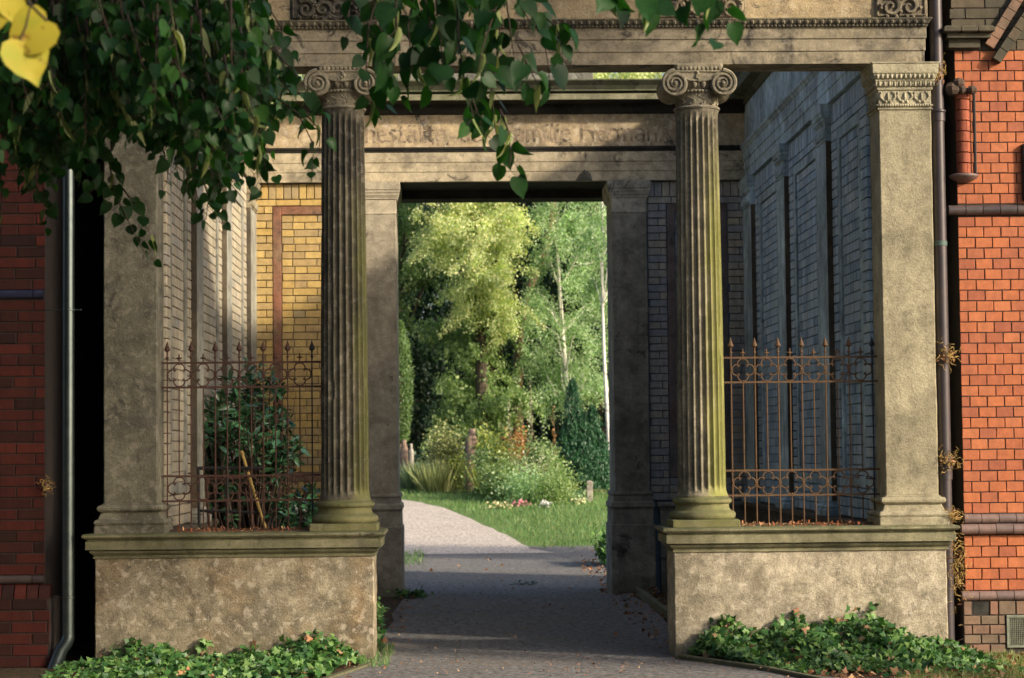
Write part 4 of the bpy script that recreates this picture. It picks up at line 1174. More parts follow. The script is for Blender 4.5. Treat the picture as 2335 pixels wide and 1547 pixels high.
# ================================================================== LEAF-BASED THINGS
def scatter(name, n, pts, mats, tmpl=DIA_V, tf=DIA_F, size=(.04, .07), tip=None, tipvar=.7, nrm=(0, 0, 1), nvar=.8, parent=None, rng=NP, extra=None, mi=None):
    M = rots(n, rng, tip, tipvar, nrm, nvar)
    s = rng.uniform(size[0], size[1], n)
    return inst(name, tmpl, tf, M * s[:, None, None], pts, mats, parent, mi, extra)

# dry twigs and leaves caught in the gaps
def nest(px, py, y, w, h, label, n=70):
    c = P(px, py, y); b = MB(); rr = random.Random(int(px + py))
    for i in range(n):
        a = Vector((c.x + rr.gauss(0, w / 2.2), c.y + rr.gauss(0, .03), c.z + rr.gauss(0, h / 2.2)))
        d = Vector((rr.gauss(0, 1), rr.gauss(0, .6), rr.gauss(0, 1))).normalized() * rr.uniform(.012, .035)
        e = Vector((rr.gauss(0, .01), rr.gauss(0, .01), rr.gauss(0, .01)))
        b.tube([a - d, a + e, a + d], rr.uniform(.001, .0028), 4)
    k = int(n * .5)
    T = np.array([[c.x + rr.gauss(0, w / 2.5), c.y - .01 + rr.gauss(0, .02), c.z + rr.gauss(0, h / 2.5)] for _ in range(k)])
    b.m = [1] * len(b.m)
    o = inst('dry_leaf_bundle', LANCE_V, LANCE_F, rots(k, NP, None, 1, None, 1) * NP.uniform(.02, .045, k)[:, None, None], T, [LITTER, BAMB], None, None, b)
    return tag(o, label, 'dry leaves', 'dry leaves caught in the wall gaps')
nest(2160, 812, YF + .10, .10, .09, 'brown twig bundle caught on the brown downpipe halfway up')
nest(2163, 1050, YF + .10, .10, .09, 'orange dry leaves caught by the brown downpipe above its lower collar')
nest(2170, 1178, YF + .05, .07, .05, 'dry leaves on the pedestal cap corner by the right brick wall')
nest(2182, 1290, YF + .04, .07, .28, 'long hanging mass of dry leaves between right pedestal and brick wall', 130)
nest(108, 1108, YF - .02, .05, .05, 'small straw tuft stuck on the left brick corner', 30)
nest(2140, 168, YF + .12, .04, .12, 'rust brown leaves wedged beside the right carved capital', 40)

# ivy beds
def ivy(name, label, x0, x1, y0, y1, hfun, n, seed):
    rng = np.random.default_rng(seed)
    X_ = rng.uniform(x0, x1, n); q = rng.uniform(0, 1, n) ** .8; Y_ = y0 + (y1 - y0) * q
    H = np.array([hfun(a, b_) for a, b_ in zip(X_, (Y_ - y0) / (y1 - y0))])
    lump = .75 + .35 * np.sin(X_ * 7.1 + Y_ * 5) * np.sin(X_ * 3.3 + 1) + .12 * rng.normal(size=n)
    Z_ = np.clip(H * lump, .008, None) * (1 - .35 * rng.uniform(0, 1, n) ** 2)
    T = np.stack([X_, Y_, Z_], 1)
    ok = (X_ > 1.60 + (14.95 - Y_) * .56) | (X_ < -.68 - (14.9 - Y_) * .28) & (X_ < 0)
    T = T[ok]
    ex = []                                   # shoots that climb the stone
    for _ in range(9):
        cx_ = rng.uniform(x0 + .1, x1 - .45); zc_ = hfun(cx_, 1) * .8; top = rng.uniform(.03, .11)
        for q_ in np.linspace(0, 1, 9): ex.append((cx_ + rng.normal() * .018 + q_ * rng.normal() * .02, YF - .03 - rng.uniform(0, .02), zc_ + top * q_))
    for _ in range(14):                       # runners creeping forward over the soil
        cx_ = rng.uniform(x0 + .3, x1); cy_ = y0 + .12; dx_ = rng.normal() * .3
        for q_ in np.linspace(0, 1, 10): ex.append((cx_ + dx_ * q_, cy_ - .3 * q_, .015 + rng.uniform(0, .02)))
    ex = np.array(ex); ex = ex[(ex[:, 0] > 1.62 + (14.95 - ex[:, 1]) * .56) | (ex[:, 0] < -.70 - (14.9 - ex[:, 1]) * .28) & (ex[:, 0] < 0)]
    T = np.concatenate([T, ex]); n = len(T)
    M = rots(n, rng, (0, -.5, -.3), .7, (-.0, -.75, .75), .45)
    s = rng.uniform(.028, .068, n)
    b = MB()
    for i in range(70):
        k = rng.integers(n); a = Vector(T[k]); b.tube([a - Vector((0, 0, .05)), a + Vector((rng.normal() * .03, -.02, .01)), a + Vector((rng.normal() * .08, -.03, rng.uniform(-.02, .05)))], .0015, 4)
    b.m = [1] * len(b.m)
    o = inst(name, IVY_V, IVY_F, M * s[:, None, None], T, [IVY, TWIG, LITTER], None, np.where(rng.uniform(size=n) < .035, 2, 0), b)
    return tag(o, label, kind='stuff')
def hR(x, q):
    e = min(1, (x - 1.58) / .18) * min(1, max(.08, (3.66 - x) / .5))
    return (.05 + .22 * q ** .8) * e * (1 + .25 * math.sin(x * 5.2) + .15 * math.sin(x * 11 + 1))
ivy('ivy', 'thick green ivy covering the ground before the right pedestal', 1.60, 3.62, 13.9, 14.98, hR, 7500, 1)
def hL(x, q):
    e = min(1, max(.15, (x + 2.8) / .3)) * min(1, max(.1, (-.62 - x) / .12))
    return (.04 + .085 * q + (.02 if x > -1.15 else 0)) * e * (1 + .4 * math.sin(x * 6.3 + 2))
ivy('ivy', 'low dark green ivy at the foot of the left pedestal', -2.76, -.66, 14.0, 14.98, hL, 5200, 2)
# fallen leaves
def litter(n, regs, name='fallen_leaves', label='', size=(.02, .055), mat=LITTER, seed=4):
    rng = np.random.default_rng(seed); L = []
    for (a, c, d, e, z_, w) in regs:
        k = int(n * w); xx = rng.uniform(a, c, k); yy = rng.uniform(d, e, k)
        L.append(np.stack([xx, yy, np.array([gz(v) for v in yy]) + z_ + rng.uniform(.002, .02, k)], 1))
    T = np.concatenate(L)
    o = scatter(name, len(T), T, mat, IVY_V, IVY_F, size, None, 1, (0, 0, 1), .3, None, rng)
    return tag(o, label, kind='stuff')
litter(1000, [(1.82, 2.95, 15.5, 21.7, .0, .42), (1.45, 1.8, 15.6, 22.5, .01, .13), (2.2, 4.8, 13.2, 14.95, 0.01, .9), (1.8, 2.0, 16, 22, .05, .2), (1.5, 1.8, 21, 28, .01, .15), (-.64, -.45, 15, 24, .01, .05), (-2.9, -.7, 13.4, 14.2, 0, .05), (-.6, 2, 13, 31, .012, .05), (1.5, 2.0, 23, 31, .01, .06)],
       label='scattered brown fallen leaves on the ground and path')
litter(1500, [(-.6, 1.7, 14.0, 23, .012, .75), (-.8, 2.2, 13.4, 15, .012, .25), (2.4, 4.6, 13.2, 15.0, .01, .4)], label='fine brown bits and crumbs scattered over the asphalt', size=(.006, .018), seed=14)
b_ = [(X(388, YF, 1200), X(705, YF, 1200)), (X(1690, YF, 1190), X(2005, YF, 1190))]
rng = np.random.default_rng(9); L = []
for a, c in b_:
    k = 420; xx = rng.uniform(a, c, k); yy = rng.uniform(YF + .05, YF + .42, k); L.append(np.stack([xx, yy, np.full(k, ZCAP) + rng.uniform(.003, .012, k)], 1))
T = np.concatenate(L)
tag(scatter('fallen_leaves', len(T), T, leafm('rust_red_fallen_leaf', [(.42, .13, .05), (.34, .10, .04), (.5, .2, .09), (.6, .42, .22)], .1, .7, tcol=(1, .7, .5)), LANCE_V, LANCE_F, (.015, .042), None, 1, (0, 0, 1), .12, None, rng), 'rust red leaf litter lying under both railings', kind='stuff')

# grass blades
BL_V = [(-.06, 0, 0), (.06, 0, 0), (.03, .6, .05), (0, 1, .16), (-.03, .6, .05)]
BL_F = [(0, 1, 2, 4), (4, 2, 3)]
def grass(name, n, xs, ys, size, mat, label, seed, keep=None):
    rng = np.random.default_rng(seed)
    xx = rng.uniform(*xs, n); yy = ys[0] + (ys[1] - ys[0]) * rng.uniform(0, 1, n)
    if keep is not None:
        k = keep(xx, yy, rng); xx, yy = xx[k], yy[k]
    T = np.stack([xx, yy, np.interp(yy, TY, TZ)], 1)
    return tag(scatter(name, len(T), T, mat, BL_V, BL_F, size, (0, 0, 1), .35, (0, -1, 0), .8, None, rng), label, kind='stuff')
gx = np.array([q[1] for q in gp]); gy = np.array([q[0] for q in gp]); o_ = np.argsort(gy)
def keep(x, y, rng):
    e = np.interp(y, gy[o_], gx[o_]); e = np.where(y < 31.4, np.interp(y, [24, 28, 31.4], [1.85, 2.0, 2.3]), e)
    return x > e + .03 + .12 * np.abs(rng.normal(size=len(x)))
grass('lawn_grass', 70000, (-5, 8), (27, 47), (.05, .11), F_GRASS, 'short sunlit lawn grass right of the gravel path', 5, keep)
F_DRYG = leafm('dry_grass_blade', [(.16, .26, .06), (.24, .32, .09), (.34, .32, .14), (.12, .24, .05), (.4, .36, .2)], trans=.3)
grass('rough_grass', 11000, (2.6, 4.6), (13.2, 15.0), (.02, .06), F_DRYG, 'patchy yellow green grass at the foot of the right brick wall', 6, lambda x, y, r: (x > 3.25 - (14.6 - y) * .45) & (np.sin(x * 9) + np.sin(y * 11 + x * 3) > -1.1))
grass('path_weeds', 500, (-.72, -.5), (14.6, 16.2), (.03, .08), F_GRASS, 'small grass tufts by the left pedestal edge', 7)
grass('gate_weeds', 500, (-1.2, -.5), (27.5, 31), (.04, .12), F_GRASS, 'grass edge left of the path behind the gateway', 8)

# small plants at the path edges
def bush(name, label, cx, cy, zr, rx, ry, n, mat, size, seed, tmpl=DIA_V, tf=DIA_F, tip=(0, 0, .2), cat='shrub', clumps=14, nrm=(0, -.3, .8), group=None, stems=8, trunkm=None, power=.45, spread=.3):
    """zr: (bottom, top) of the foliage above the local ground."""
    rng = np.random.default_rng(seed); z0 = gz(cy)
    t_ = thing(name, label, cat, (cx, cy, z0), group)
    d = rng.normal(size=(clumps, 3)); d /= np.linalg.norm(d, axis=1, keepdims=True); d *= rng.uniform(.25, 1, (clumps, 1)) ** power
    hz = (zr[1] - zr[0]) / 2; cc = np.array([cx, cy, z0 + zr[0] + hz]) + d * np.array([rx, ry, hz]) * .8
    k = rng.integers(0, clumps, n)
    T = cc[k] + rng.normal(size=(n, 3)) * np.array([rx, ry, hz]) * spread
    T[:, 2] = np.clip(T[:, 2], z0 + .02, None)
    M = rots(n, rng, tip, .8, nrm, .8)
    inst('foliage', tmpl, tf, M * rng.uniform(size[0], size[1], n)[:, None, None], T, [mat], t_)
    b = MB()
    for i in range(min(stems, clumps)):
        p0 = Vector((cx + rng.normal() * rx * .12, cy + rng.normal() * ry * .12, z0)); p1 = Vector(cc[i])
        b.tube([p0, p0.lerp(p1, .5) + Vector((rng.normal() * .03, 0, .05)), p1], [.014 * max(.4, hz), .01 * max(.4, hz), .003], 5)
    b.build('stems', trunkm or TWIG, t_)
    return t_
bush('weed', 'dark leafy weed behind the left pedestal foot', -.66, 16.3, (0, .32), .1, .5, 260, IVY, (.03, .07), 31, IVY_V, IVY_F, cat='weed', group='weeds beside the path')
bush('weed', 'small ivy tuft by the left gate pier foot', -.52, 21.4, (0, .1), .16, .2, 120, IVY, (.03, .06), 32, IVY_V, IVY_F, cat='weed', group='weeds beside the path')
bush('climber', 'leafy green climber behind the right gate pier', X(1378, 27.5, 1280), 27.5, (0, .36), .14, .9, 900, IVY, (.05, .09), 33, IVY_V, IVY_F, cat='climber')
q = G(1185, 1338)
b = MB(); b.tube([(q.x - .12, q.y, .02), (q.x, q.y - .01, .03), (q.x + .14, q.y + .03, .02)], .003, 5); b.m = [1] * len(b.m)
T = np.stack([np.linspace(q.x - .1, q.x + .15, 26), q.y + NP.normal(size=26) * .015, .022 + NP.uniform(0, .02, 26)], 1)
tag(inst('fallen_sprig', LANCE_V, LANCE_F, rots(26, NP, (1, 0, .1), .5, (0, 0, 1), .4) * .06, T, [LAUREL, TWIG], None, None, b), 'small green sprig lying in the middle of the path', 'sprig')

# ---- laurel behind the left railing, with stakes and an iron trestle
yl = 18.0
lx = X(565, yl, 1000)
lau = thing('laurel_bush', 'dark glossy laurel bush behind the left railing', 'shrub', (lx, yl, 0))
rng = np.random.default_rng(77); b = MB(); TT = []; AX = []
sprout = [(590, 845), (545, 870), (620, 880), (505, 900), (650, 940), (480, 960), (560, 930), (600, 960), (640, 985), (500, 1000), (540, 1010), (650, 1020), (590, 1030), (520, 1080), (480, 1060), (660, 960), (640, 1060), (660, 1120), (700, 1130), (690, 1180), (620, 1130), (560, 890), (610, 920), (575, 980), (475, 1020), (500, 960), (530, 960), (645, 1180), (715, 1170), (600, 1090), (480, 1110), (540, 1120)]
for i, (px, py) in enumerate(sprout + [(p[0] + rnd.uniform(-28, 28), p[1] + rnd.uniform(-15, 50)) for p in sprout * 5]):
    if px > 625 and py > 880 and py < 1000 and rnd.random() < .6: continue
    yy = yl + rng.normal() * .25
    e = P(px, py, yy); r0 = Vector((lx + rng.normal() * .08, yl, .05))
    mid = r0.lerp(e, .6) + Vector((rng.normal() * .05, 0, .05))
    b.tube([r0, mid, e], [.012, .007, .003], 5)
    d = (e - mid).normalized()
    for k in range(13):
        q = rng.uniform(-.14, .05); pp = e + d * q
        TT.append(tuple(pp)); a = Vector((rng.normal(), rng.normal(), rng.normal() * .6)).normalized() + d * .5 + Vector((0, 0, -.15)); AX.append(tuple(a.normalized()))
TT = np.array(TT); AX = np.array(AX)
z = rng.normal(size=AX.shape) * .5 + np.array([0, -.3, .9]); z -= AX * np.sum(AX * z, 1, keepdims=True); z /= np.linalg.norm(z, axis=1, keepdims=True)
M = np.stack([np.cross(AX, z), AX, z], 2) * rng.uniform(.07, .13, len(TT))[:, None, None]
lv = [(a * 1.15, c, d) for a, c, d in LANCE_V]
inst('foliage', lv, LANCE_F, M, TT, [LAUREL], lau)
b.build('stems', TWIG, lau)

st = thing('bamboo_stake', 'pale yellow bamboo stake leaning behind the left railing', 'stake', tuple(P(575, 1120, 16.6)))
b = MB(); p0, p1 = P(551, 1030, 16.9), P(622, 1260, 16.2)
pts = [p0.lerp(p1, i / 12) for i in range(13)]
b.tube(pts, [.011 if i % 3 else .0135 for i in range(13)], 8); b.tube([p + Vector((.012, -.02, -.03)) for p in pts[5:]], [.008] * 8, 6)
b.build('cane', BAMB, st)
tr = thing('iron_trestle', 'old rusty black iron trestle standing among the laurel behind the left railing', 'trestle', tuple(Vector((X(520, 16.5, 1200), 16.5, 0))))
def rod(p, q, r, m, n_, par): b = MB(); b.tube([p, q], r, 6); return b.build(n_, m, par)
for (a, c, d, e, dy) in ((452, 1066, 458, 1420, 0), (470, 1090, 492, 1420, .25), (517, 1066, 520, 1420, 0), (565, 1068, 600, 1420, .25)):
    rod(P(a, c, 16.5 + dy), Vector((X(d, 16.5 + dy, e), 16.5 + dy, 0)), .013, BLKI if dy == 0 else RUST, 'leg', tr)
rod(P(448, 1068, 16.5), P(600, 1068, 16.5), .014, BLKI, 'crossbar', tr); rod(P(455, 1165, 16.5), P(603, 1170, 16.5), .012, BLKI, 'crossbar', tr); rod(P(470, 1094, 16.75), P(566, 1090, 16.75), .012, RUST, 'crossbar', tr)

# ================================================================== GARDEN
def garden(px, py, Y):
    p = P(px, py, Y); return p
# standing stones
def menhir(px, pyt, pyb, w, Y, mat, label, name='grave_stone', cat='gravestone'):
    x = X(px, Y, pyb); zt_ = Z(pyt, Y, px); zb_ = gz(Y); h = zt_ - zb_; ww = w * Y / F
    rr = random.Random(int(px)); b = MB(); rings = []
    for i in range(12):
        q = i / 11; s_ = (1 - .25 * q ** 2) * (1 if q < .9 else .6)
        rings.append([(x + ww / 2 * s_ * math.cos(a) * (1 + rr.uniform(-.12, .12)), Y + ww * .35 * s_ * math.sin(a) * (1 + rr.uniform(-.12, .12)), zb_ - .05 + (h + .05) * q) for a in [2 * math.pi * j / 10 for j in range(10)]])
    b.ring(rings)
    o = b.build(name, mat, None, True)
    return tag(o, label, cat, 'stones and posts in the garden')
menhir(1077, 978, 1118, 34, 45.5, PINKG, 'tall rough reddish standing stone among the garden plants')
menhir(922, 1003, 1090, 20, 47, PINKG, 'reddish grave stone at the left edge of the garden view')
menhir(938, 1012, 1090, 14, 48, GRAN, 'small pale stone beside the reddish grave stone at left')
q = G(1345, 1145)
b = MB(); b.molded(q.x - .06, q.x + .06, q.y, q.y + .12, [(0, gz(q.y) - .1), (0, Z(1100, q.y, 1345)), (-.03, Z(1096, q.y, 1345))], .01)
tag(b.build('stone_post', GRAN), 'short square grey post in the lawn before the dark yew', 'post', 'stones and posts in the garden')

def gbush(px, pyt, pyb, wpx, Y, n, mat, size, label, seed, name='shrub', cat='shrub', **kw):
    x = X(px, Y, pyb); h = Z(pyt, Y, px) - gz(Y); lo = Z(pyb, Y, px) - gz(Y)
    return bush(name, label, x, Y, (max(0.0, lo), h), wpx * Y / F / 2, max(.25, wpx * Y / F / 2), n, mat, size, seed, cat=cat, spread=.42, **kw)
# tall ornamental grass
x0 = X(952, 46, 1085)
def grassclump(px, pyt, Y, r, n, mat, label, seed):
    rng = np.random.default_rng(seed); x = X(px, Y, 1085); h = Z(pyt, Y, px) - gz(Y)
    T = np.stack([x + rng.normal(size=n) * r * .45, Y + rng.normal(size=n) * r * .45, np.full(n, gz(Y))], 1)
    tip = np.stack([(T[:, 0] - x) / r * .6 + rng.normal(size=n) * .15, (T[:, 1] - Y) / r * .5 + rng.normal(size=n) * .15, np.ones(n)], 1); tip /= np.linalg.norm(tip, axis=1, keepdims=True)
    z = rng.normal(size=(n, 3)); z -= tip * np.sum(tip * z, 1, keepdims=True); z /= np.linalg.norm(z, axis=1, keepdims=True)
    M = np.stack([np.cross(tip, z) * .35, tip, z], 2) * (rng.uniform(.45, 1.0, n) * h)[:, None, None]
    return tag(inst('ornamental_grass', BL_V, BL_F, M, T, [mat]), label, 'ornamental grass', 'ornamental grasses in the garden', 'thing')
grassclump(955, 1040, 46, .32, 700, F_GRASSB, 'arching blue green ornamental grass left of the pale shrub', 1)
grassclump(1000, 1035, 45.0, .35, 400, F_GOLD, 'straw coloured dry grass at the foot of the pale shrub', 2)
gbush(1018, 985, 1085, 66, 46.2, 2200, F_GOLD, (.04, .09), 'pale yellow flowering shrub left of the standing stone', 3, tip=(-.3, 0, .8))
gbush(1040, 1042, 1108, 44, 45.0, 900, F_YEL, (.04, .08), 'rounded yellow green bush touching the standing stone', 4)
gbush(1120, 980, 1100, 66, 45.6, 1500, F_YEL, (.05, .12), 'bright green leafy plant right of the standing stone', 5)
gbush(1180, 988, 1060, 60, 46.3, 900, F_RUSTL, (.04, .09), 'shrub with rust orange leaves behind the flower bed', 6)
gbush(1238, 1005, 1085, 70, 45.0, 1900, F_LMID, (.04, .09), 'mid green bush left of the dark yew', 7)
gbush(1148, 1050, 1150, 95, 42.2, 2800, F_LMID, (.03, .08), 'low green bed plants before the bright leafy plant', 8)
gbush(1205, 1078, 1156, 130, 41.4, 2200, F_BIRCH, (.03, .08), 'low mixed pale plants in the middle of the flower bed', 9)
gbush(1268, 1070, 1156, 90, 41.0, 2400, F_LMID, (.03, .07), 'low rounded green clump in front of the dark yew', 10)
gbush(1320, 1118, 1150, 40, 41.6, 300, F_BIRCH, (.04, .09), 'pale leafy weed beside the grey post', 11)
gbush(1215, 1030, 1120, 90, 42.6, 800, F_SILV, (.03, .06), 'whitish seed heads above the flower bed', 12)
gbush(1165, 1030, 1100, 50, 43.4, 350, F_RUSTL, (.03, .07), 'orange tinted plant right of the bright leafy plant', 13)
gbush(1100, 1030, 1130, 60, 43.8, 1400, F_MID, (.03, .08), 'ragged dark green weeds just right of the standing stone foot', 14)
gbush(1158, 1010, 1120, 46, 43.6, 1100, F_YEL, (.03, .08), 'upright yellow green weeds in the middle of the bed', 15)
gbush(1252, 1025, 1125, 56, 42.9, 1300, F_LMID, (.03, .08), 'loose light green weeds leaning against the yew', 16)
for i_, (px_, pt_, Y_) in enumerate(((1110, 1000, 43.5), (1178, 990, 43.0), (1225, 1000, 42.6), (1135, 1020, 42.4), (1285, 1050, 42.0))):
    grassclump(px_, pt_ + 40, Y_, .22, 160, F_GRASSB if i_ % 2 else F_YEL, ('tall thin green stems right of the standing stone', 'tall blue green blades before the rust orange shrub', 'tall yellow green blades left of the yew', 'short blue green blades low in the bed', 'short yellow green blades at the foot of the yew')[i_], 40 + i_)
# yew: two leaning cones of short sprays
yw = thing('yew_tree', 'dark green conical yew at the right of the garden', 'tree', (X(1328, 43.5, 1110), 43.5, gz(43.5)))
rng = np.random.default_rng(21); L = []
for (pa, ta, wa) in ((1308, 868, 46), (1352, 930, 44), (1322, 940, 70), (1295, 960, 40), (1372, 990, 34), (1330, 1000, 112), (1328, 1015, 104)):
    x_ = X(pa, 43.5, 1100); zt_ = Z(ta, 43.5, pa); zb_ = gz(43.5) + .12; k = 4200
    q = rng.uniform(0, 1, k) ** 1.15; a = rng.uniform(0, 2 * math.pi, k); r = wa / 2 * 43.5 / F * np.clip(np.sin(np.clip((1 - q), 0, 1) ** .6 * 2.2), .08, 1) * (rng.uniform(.45, 1.08, k)) * (1 + .22 * np.sin(a * 5 + q * 17) + .15 * np.sin(a * 3 - q * 31))
    L.append(np.stack([x_ + r * np.cos(a), 43.5 + r * np.sin(a), zb_ + (zt_ - zb_) * q], 1))
T = np.concatenate(L)
M = rots(len(T), rng, (0, 0, 1), .35, (0, -1, .3), .8)
inst('foliage', LANCE_V, LANCE_F, M * rng.uniform(.035, .09, len(T))[:, None, None], T, [F_YEW], yw)
b = MB(); b.tube([(X(1325, 43.5, 1110), 43.5, gz(43.5) - .05), (X(1322, 43.5, 1110), 43.5, gz(43.5) + 1.6)], [.08, .02], 8); b.build('trunk', BARK, yw)
# small bright conifer at the left edge
tc = thing('small_conifer', 'small bright green conifer at the left edge of the garden view', 'tree', (X(912, 52, 1000), 52, gz(52)))
rng = np.random.default_rng(22); k = 6000; q = rng.uniform(0, 1, k); a = rng.uniform(0, 6.283, k); r = .30 * np.sin(np.clip(1 - q, 0, 1) ** .75 * 2.6) * rng.uniform(.5, 1.1, k); zt_ = Z(735, 52, 912); zb_ = Z(1010, 52, 912)
T = np.stack([X(912, 52, 800) + r * np.cos(a), 52 + r * np.sin(a), zb_ + (zt_ - zb_) * q], 1)
inst('foliage', LANCE_V, LANCE_F, rots(k, rng, (0, 0, .6), .6, None, 1) * rng.uniform(.06, .12, k)[:, None, None], T, [F_MID], tc)
b = MB(); b.tube([(X(912, 52, 1000), 52, gz(52)), (X(912, 52, 1000), 52, zt_ - .3)], [.09, .02], 8); b.build('trunk', BARK, tc)
# hollyhock-like flower stalks
def stalk(px, pyt, pyb, Y, n, label, pod=F_SILV):
    rng = np.random.default_rng(int(px)); a = Vector((X(px, Y, pyb), Y, gz(Y))); c = P(px - 4, pyt, Y); c.y = Y
    t_ = thing('flower_stalk', label, 'flower stalk', tuple(a), 'tall flower stalks in the bed')
    b = MB(); b.tube([a, a.lerp(c, .5) + Vector((.03, 0, 0)), c], [.012, .009, .004], 5); b.build('stem', WOODG, t_)
    q = rng.uniform(.35, 1, n); T = np.array([tuple(a.lerp(c, v)) for v in q]) + rng.normal(size=(n, 3)) * np.array([.05, .05, .02]) * (1.3 - q)[:, None]
    inst('seed_pods', IVY_V, IVY_F, rots(n, rng, None, 1, None, 1) * (rng.uniform(.04, .10, n) * (1.35 - q))[:, None, None], T, [pod], t_)
stalk(1212, 868, 1060, 45.2, 120, 'tallest flower stalk with whitish pods left of the yew')
stalk(1163, 905, 1060, 45.4, 80, 'slim flower stalk above the rust orange shrub')
stalk(1265, 925, 1070, 45.0, 50, 'thin brownish flower stalk touching the yew', F_RUSTL)
stalk(1146, 960, 1060, 45.5, 40, 'short green flower stalk right of the standing stone', F_MID)
# flowers at the edge of the bed
def flowers(px, py, w, mat, label, n=60):
    q = G(px, py); rng = np.random.default_rng(int(px)); T = np.stack([q.x + rng.normal(size=n) * w * q.y / F * .4, q.y + rng.normal(size=n) * .05, gz(q.y) + rng.uniform(.03, .13, n)], 1)
    t_ = thing('flower_bunch', label, 'flowers', tuple(q), 'flower bunches on the lawn')
    inst('blossoms', IVY_V, IVY_F, rots(n, rng, None, 1, (0, -.6, .8), .4) * rng.uniform(.04, .07, n)[:, None, None], T, [mat], t_)
    T2 = T + rng.normal(size=T.shape) * .04; T2[:, 2] = gz(q.y) + rng.uniform(.0, .08, n)
    inst('leaves', LANCE_V, LANCE_F, rots(n, rng, (0, 0, 1), .6, None, 1) * rng.uniform(.05, .09, n)[:, None, None], T2, [F_MID], t_)
fm = lambda nme, c: leafm(nme, [c, tuple(v * .8 for v in c)], .2, tcol=(1, 1, 1))
flowers(1140, 1162, 26, fm('cream_petal', (.75, .66, .35)), 'cream flowers leftmost on the lawn edge')
flowers(1187, 1158, 26, fm('pink_petal', (.62, .22, .27)), 'pink flowers on the lawn edge')
flowers(1242, 1160, 16, fm('white_petal', (.85, .85, .8)), 'white flowers between the pink ones and the post')
flowers(1320, 1152, 20, fm('pale_yellow_petal', (.72, .70, .4)), 'pale yellow flowers just left of the grey post')
flowers(1236, 1078, 20, fm('orange_petal', (.8, .4, .12)), 'orange flowers in the middle of the bed', 30)

# ---- trees
def curtain(px0, py0, px1, py1, n, Y, dY, rng):
    return [(rng.uniform(px0, px1), rng.uniform(py0, py1), Y + rng.normal() * dY) for _ in range(n)]
def tree(name, label, x, y, h, clumps, mat, bark, seed, trunk_r=.22, leaf=(.07, .13), per=90, L=.8, droop=.9, spread=.12, group='trees beyond the gateway', lean=(0, 0), tmpl=DIA_V, tf=DIA_F, limbs=True, sprays=8, csp=.45, trunk_pts=None):
    """clumps: (x, y, z, radius); each clump carries drooping sprays of leaves on a limb."""
    rng = np.random.default_rng(seed); z0 = gz(y)
    t_ = thing(name, label, 'tree', (x, y, z0), group)
    cl = np.array(clumps, float); nc = len(cl)
    ns = nc * sprays
    k = np.repeat(np.arange(nc), sprays)
    org = cl[k, :3] + rng.normal(size=(ns, 3)) * cl[k, 3:4] * csp
    a = rng.uniform(0, 2 * math.pi, ns); hd = np.stack([np.cos(a), np.sin(a), rng.normal(size=ns) * .25], 1)
    ln = L * rng.uniform(.6, 1.3, ns)
    kk = np.repeat(np.arange(ns), per); t = rng.uniform(0, 1, len(kk)) ** .8
    T = org[kk] + hd[kk] * (ln[kk] * t)[:, None]
    T[:, 2] -= droop * ln[kk] * t ** 2
    T += rng.normal(size=T.shape) * spread * (1 - .5 * t)[:, None]
    T = T[T[:, 2] > z0 + .3]
    M = rots(len(T), rng, (0, 0, -.9), .6, (0, -.2, .5), .8)
    inst('crown', tmpl, tf, M * rng.uniform(leaf[0], leaf[1], len(T))[:, None, None], T, [mat], t_)
    b = MB()
    if trunk_pts: tp = [Vector(p) for p in trunk_pts]
    else: tp = [Vector((x + lean[0] * q + .12 * math.sin(q * 5 + seed), y + lean[1] * q, z0 - .1 + h * q)) for q in np.linspace(0, 1, 9)]
    b.tube(tp, [trunk_r * (1.25 if i == 0 else 1) * (1 - .8 * i / (len(tp) - 1)) for i in range(len(tp))], 12)
    if limbs:
        for c in cl[:: max(1, nc // 26)]:
            e = Vector(c[:3]); zz = max(z0 + 1.2, e.z - rng.uniform(.5, 2.)); 
            i = min(range(len(tp)), key=lambda j: abs(tp[j].z - zz)); s = tp[i]
            m_ = s.lerp(e, .5) + Vector((rng.normal() * .15, rng.normal() * .15, .25))
            r_ = trunk_r * .3
            b.tube([s, m_, e], [r_, r_ * .6, .012], 6)
    b.build('trunk', bark, t_)
    return t_
def px_clumps(lst, Y, dY, rng):
    return [tuple(P(a, c, Y + rng.normal() * dY)) + (r * Y / F,) for a, c, r in lst]
def ell(cx, cy, cz, rx, ry, rz, n, rng, r=.8):
    o = []
    while len(o) < n:
        d = rng.normal(size=3); d /= np.linalg.norm(d); d *= rng.uniform(.35, 1) ** .4
        o.append((cx + d[0] * rx, cy + d[1] * ry, cz + d[2] * rz, r))
    return o
rg_ = np.random.default_rng(99)
bright = [(1075, 480, 45), (1125, 500, 40), (1030, 500, 35), (1160, 470, 30), (1085, 540, 45), (1130, 555, 40), (1160, 540, 25), (1100, 600, 35), (1120, 625, 35), (1085, 640, 38), (1130, 655, 35), (1060, 670, 30), (1110, 690, 35), (1150, 690, 25), (1075, 710, 30), (1120, 735, 30),
          (1000, 480, 35), (990, 540, 30), (1180, 500, 20), (1040, 570, 25), (1100, 420, 50), (1040, 430, 45), (1150, 400, 45), (1090, 350, 50), (1000, 400, 40), (1120, 300, 50), (1050, 300, 50), (1160, 330, 40), (1080, 240, 60), (1130, 200, 50), (1170, 240, 40), (1040, 210, 50), (1380, 175, 25), (1440, 180, 22), (1490, 172, 16), (1400, 190, 25), (900, 175, 40), (950, 180, 30), (690, 175, 30), (1470, 200, 30), (1350, 165, 20)]
tree('sunlit_tree', 'tall tree with bright yellow green foliage in the middle of the doorway view', X(1090, 56, 900), 57.2, 13, px_clumps(bright, 56, .9, rg_), F_BRIGHT, BARK, 1, .2, per=115, sprays=12, L=.6, csp=.6, droop=.5, leaf=(.05, .10))
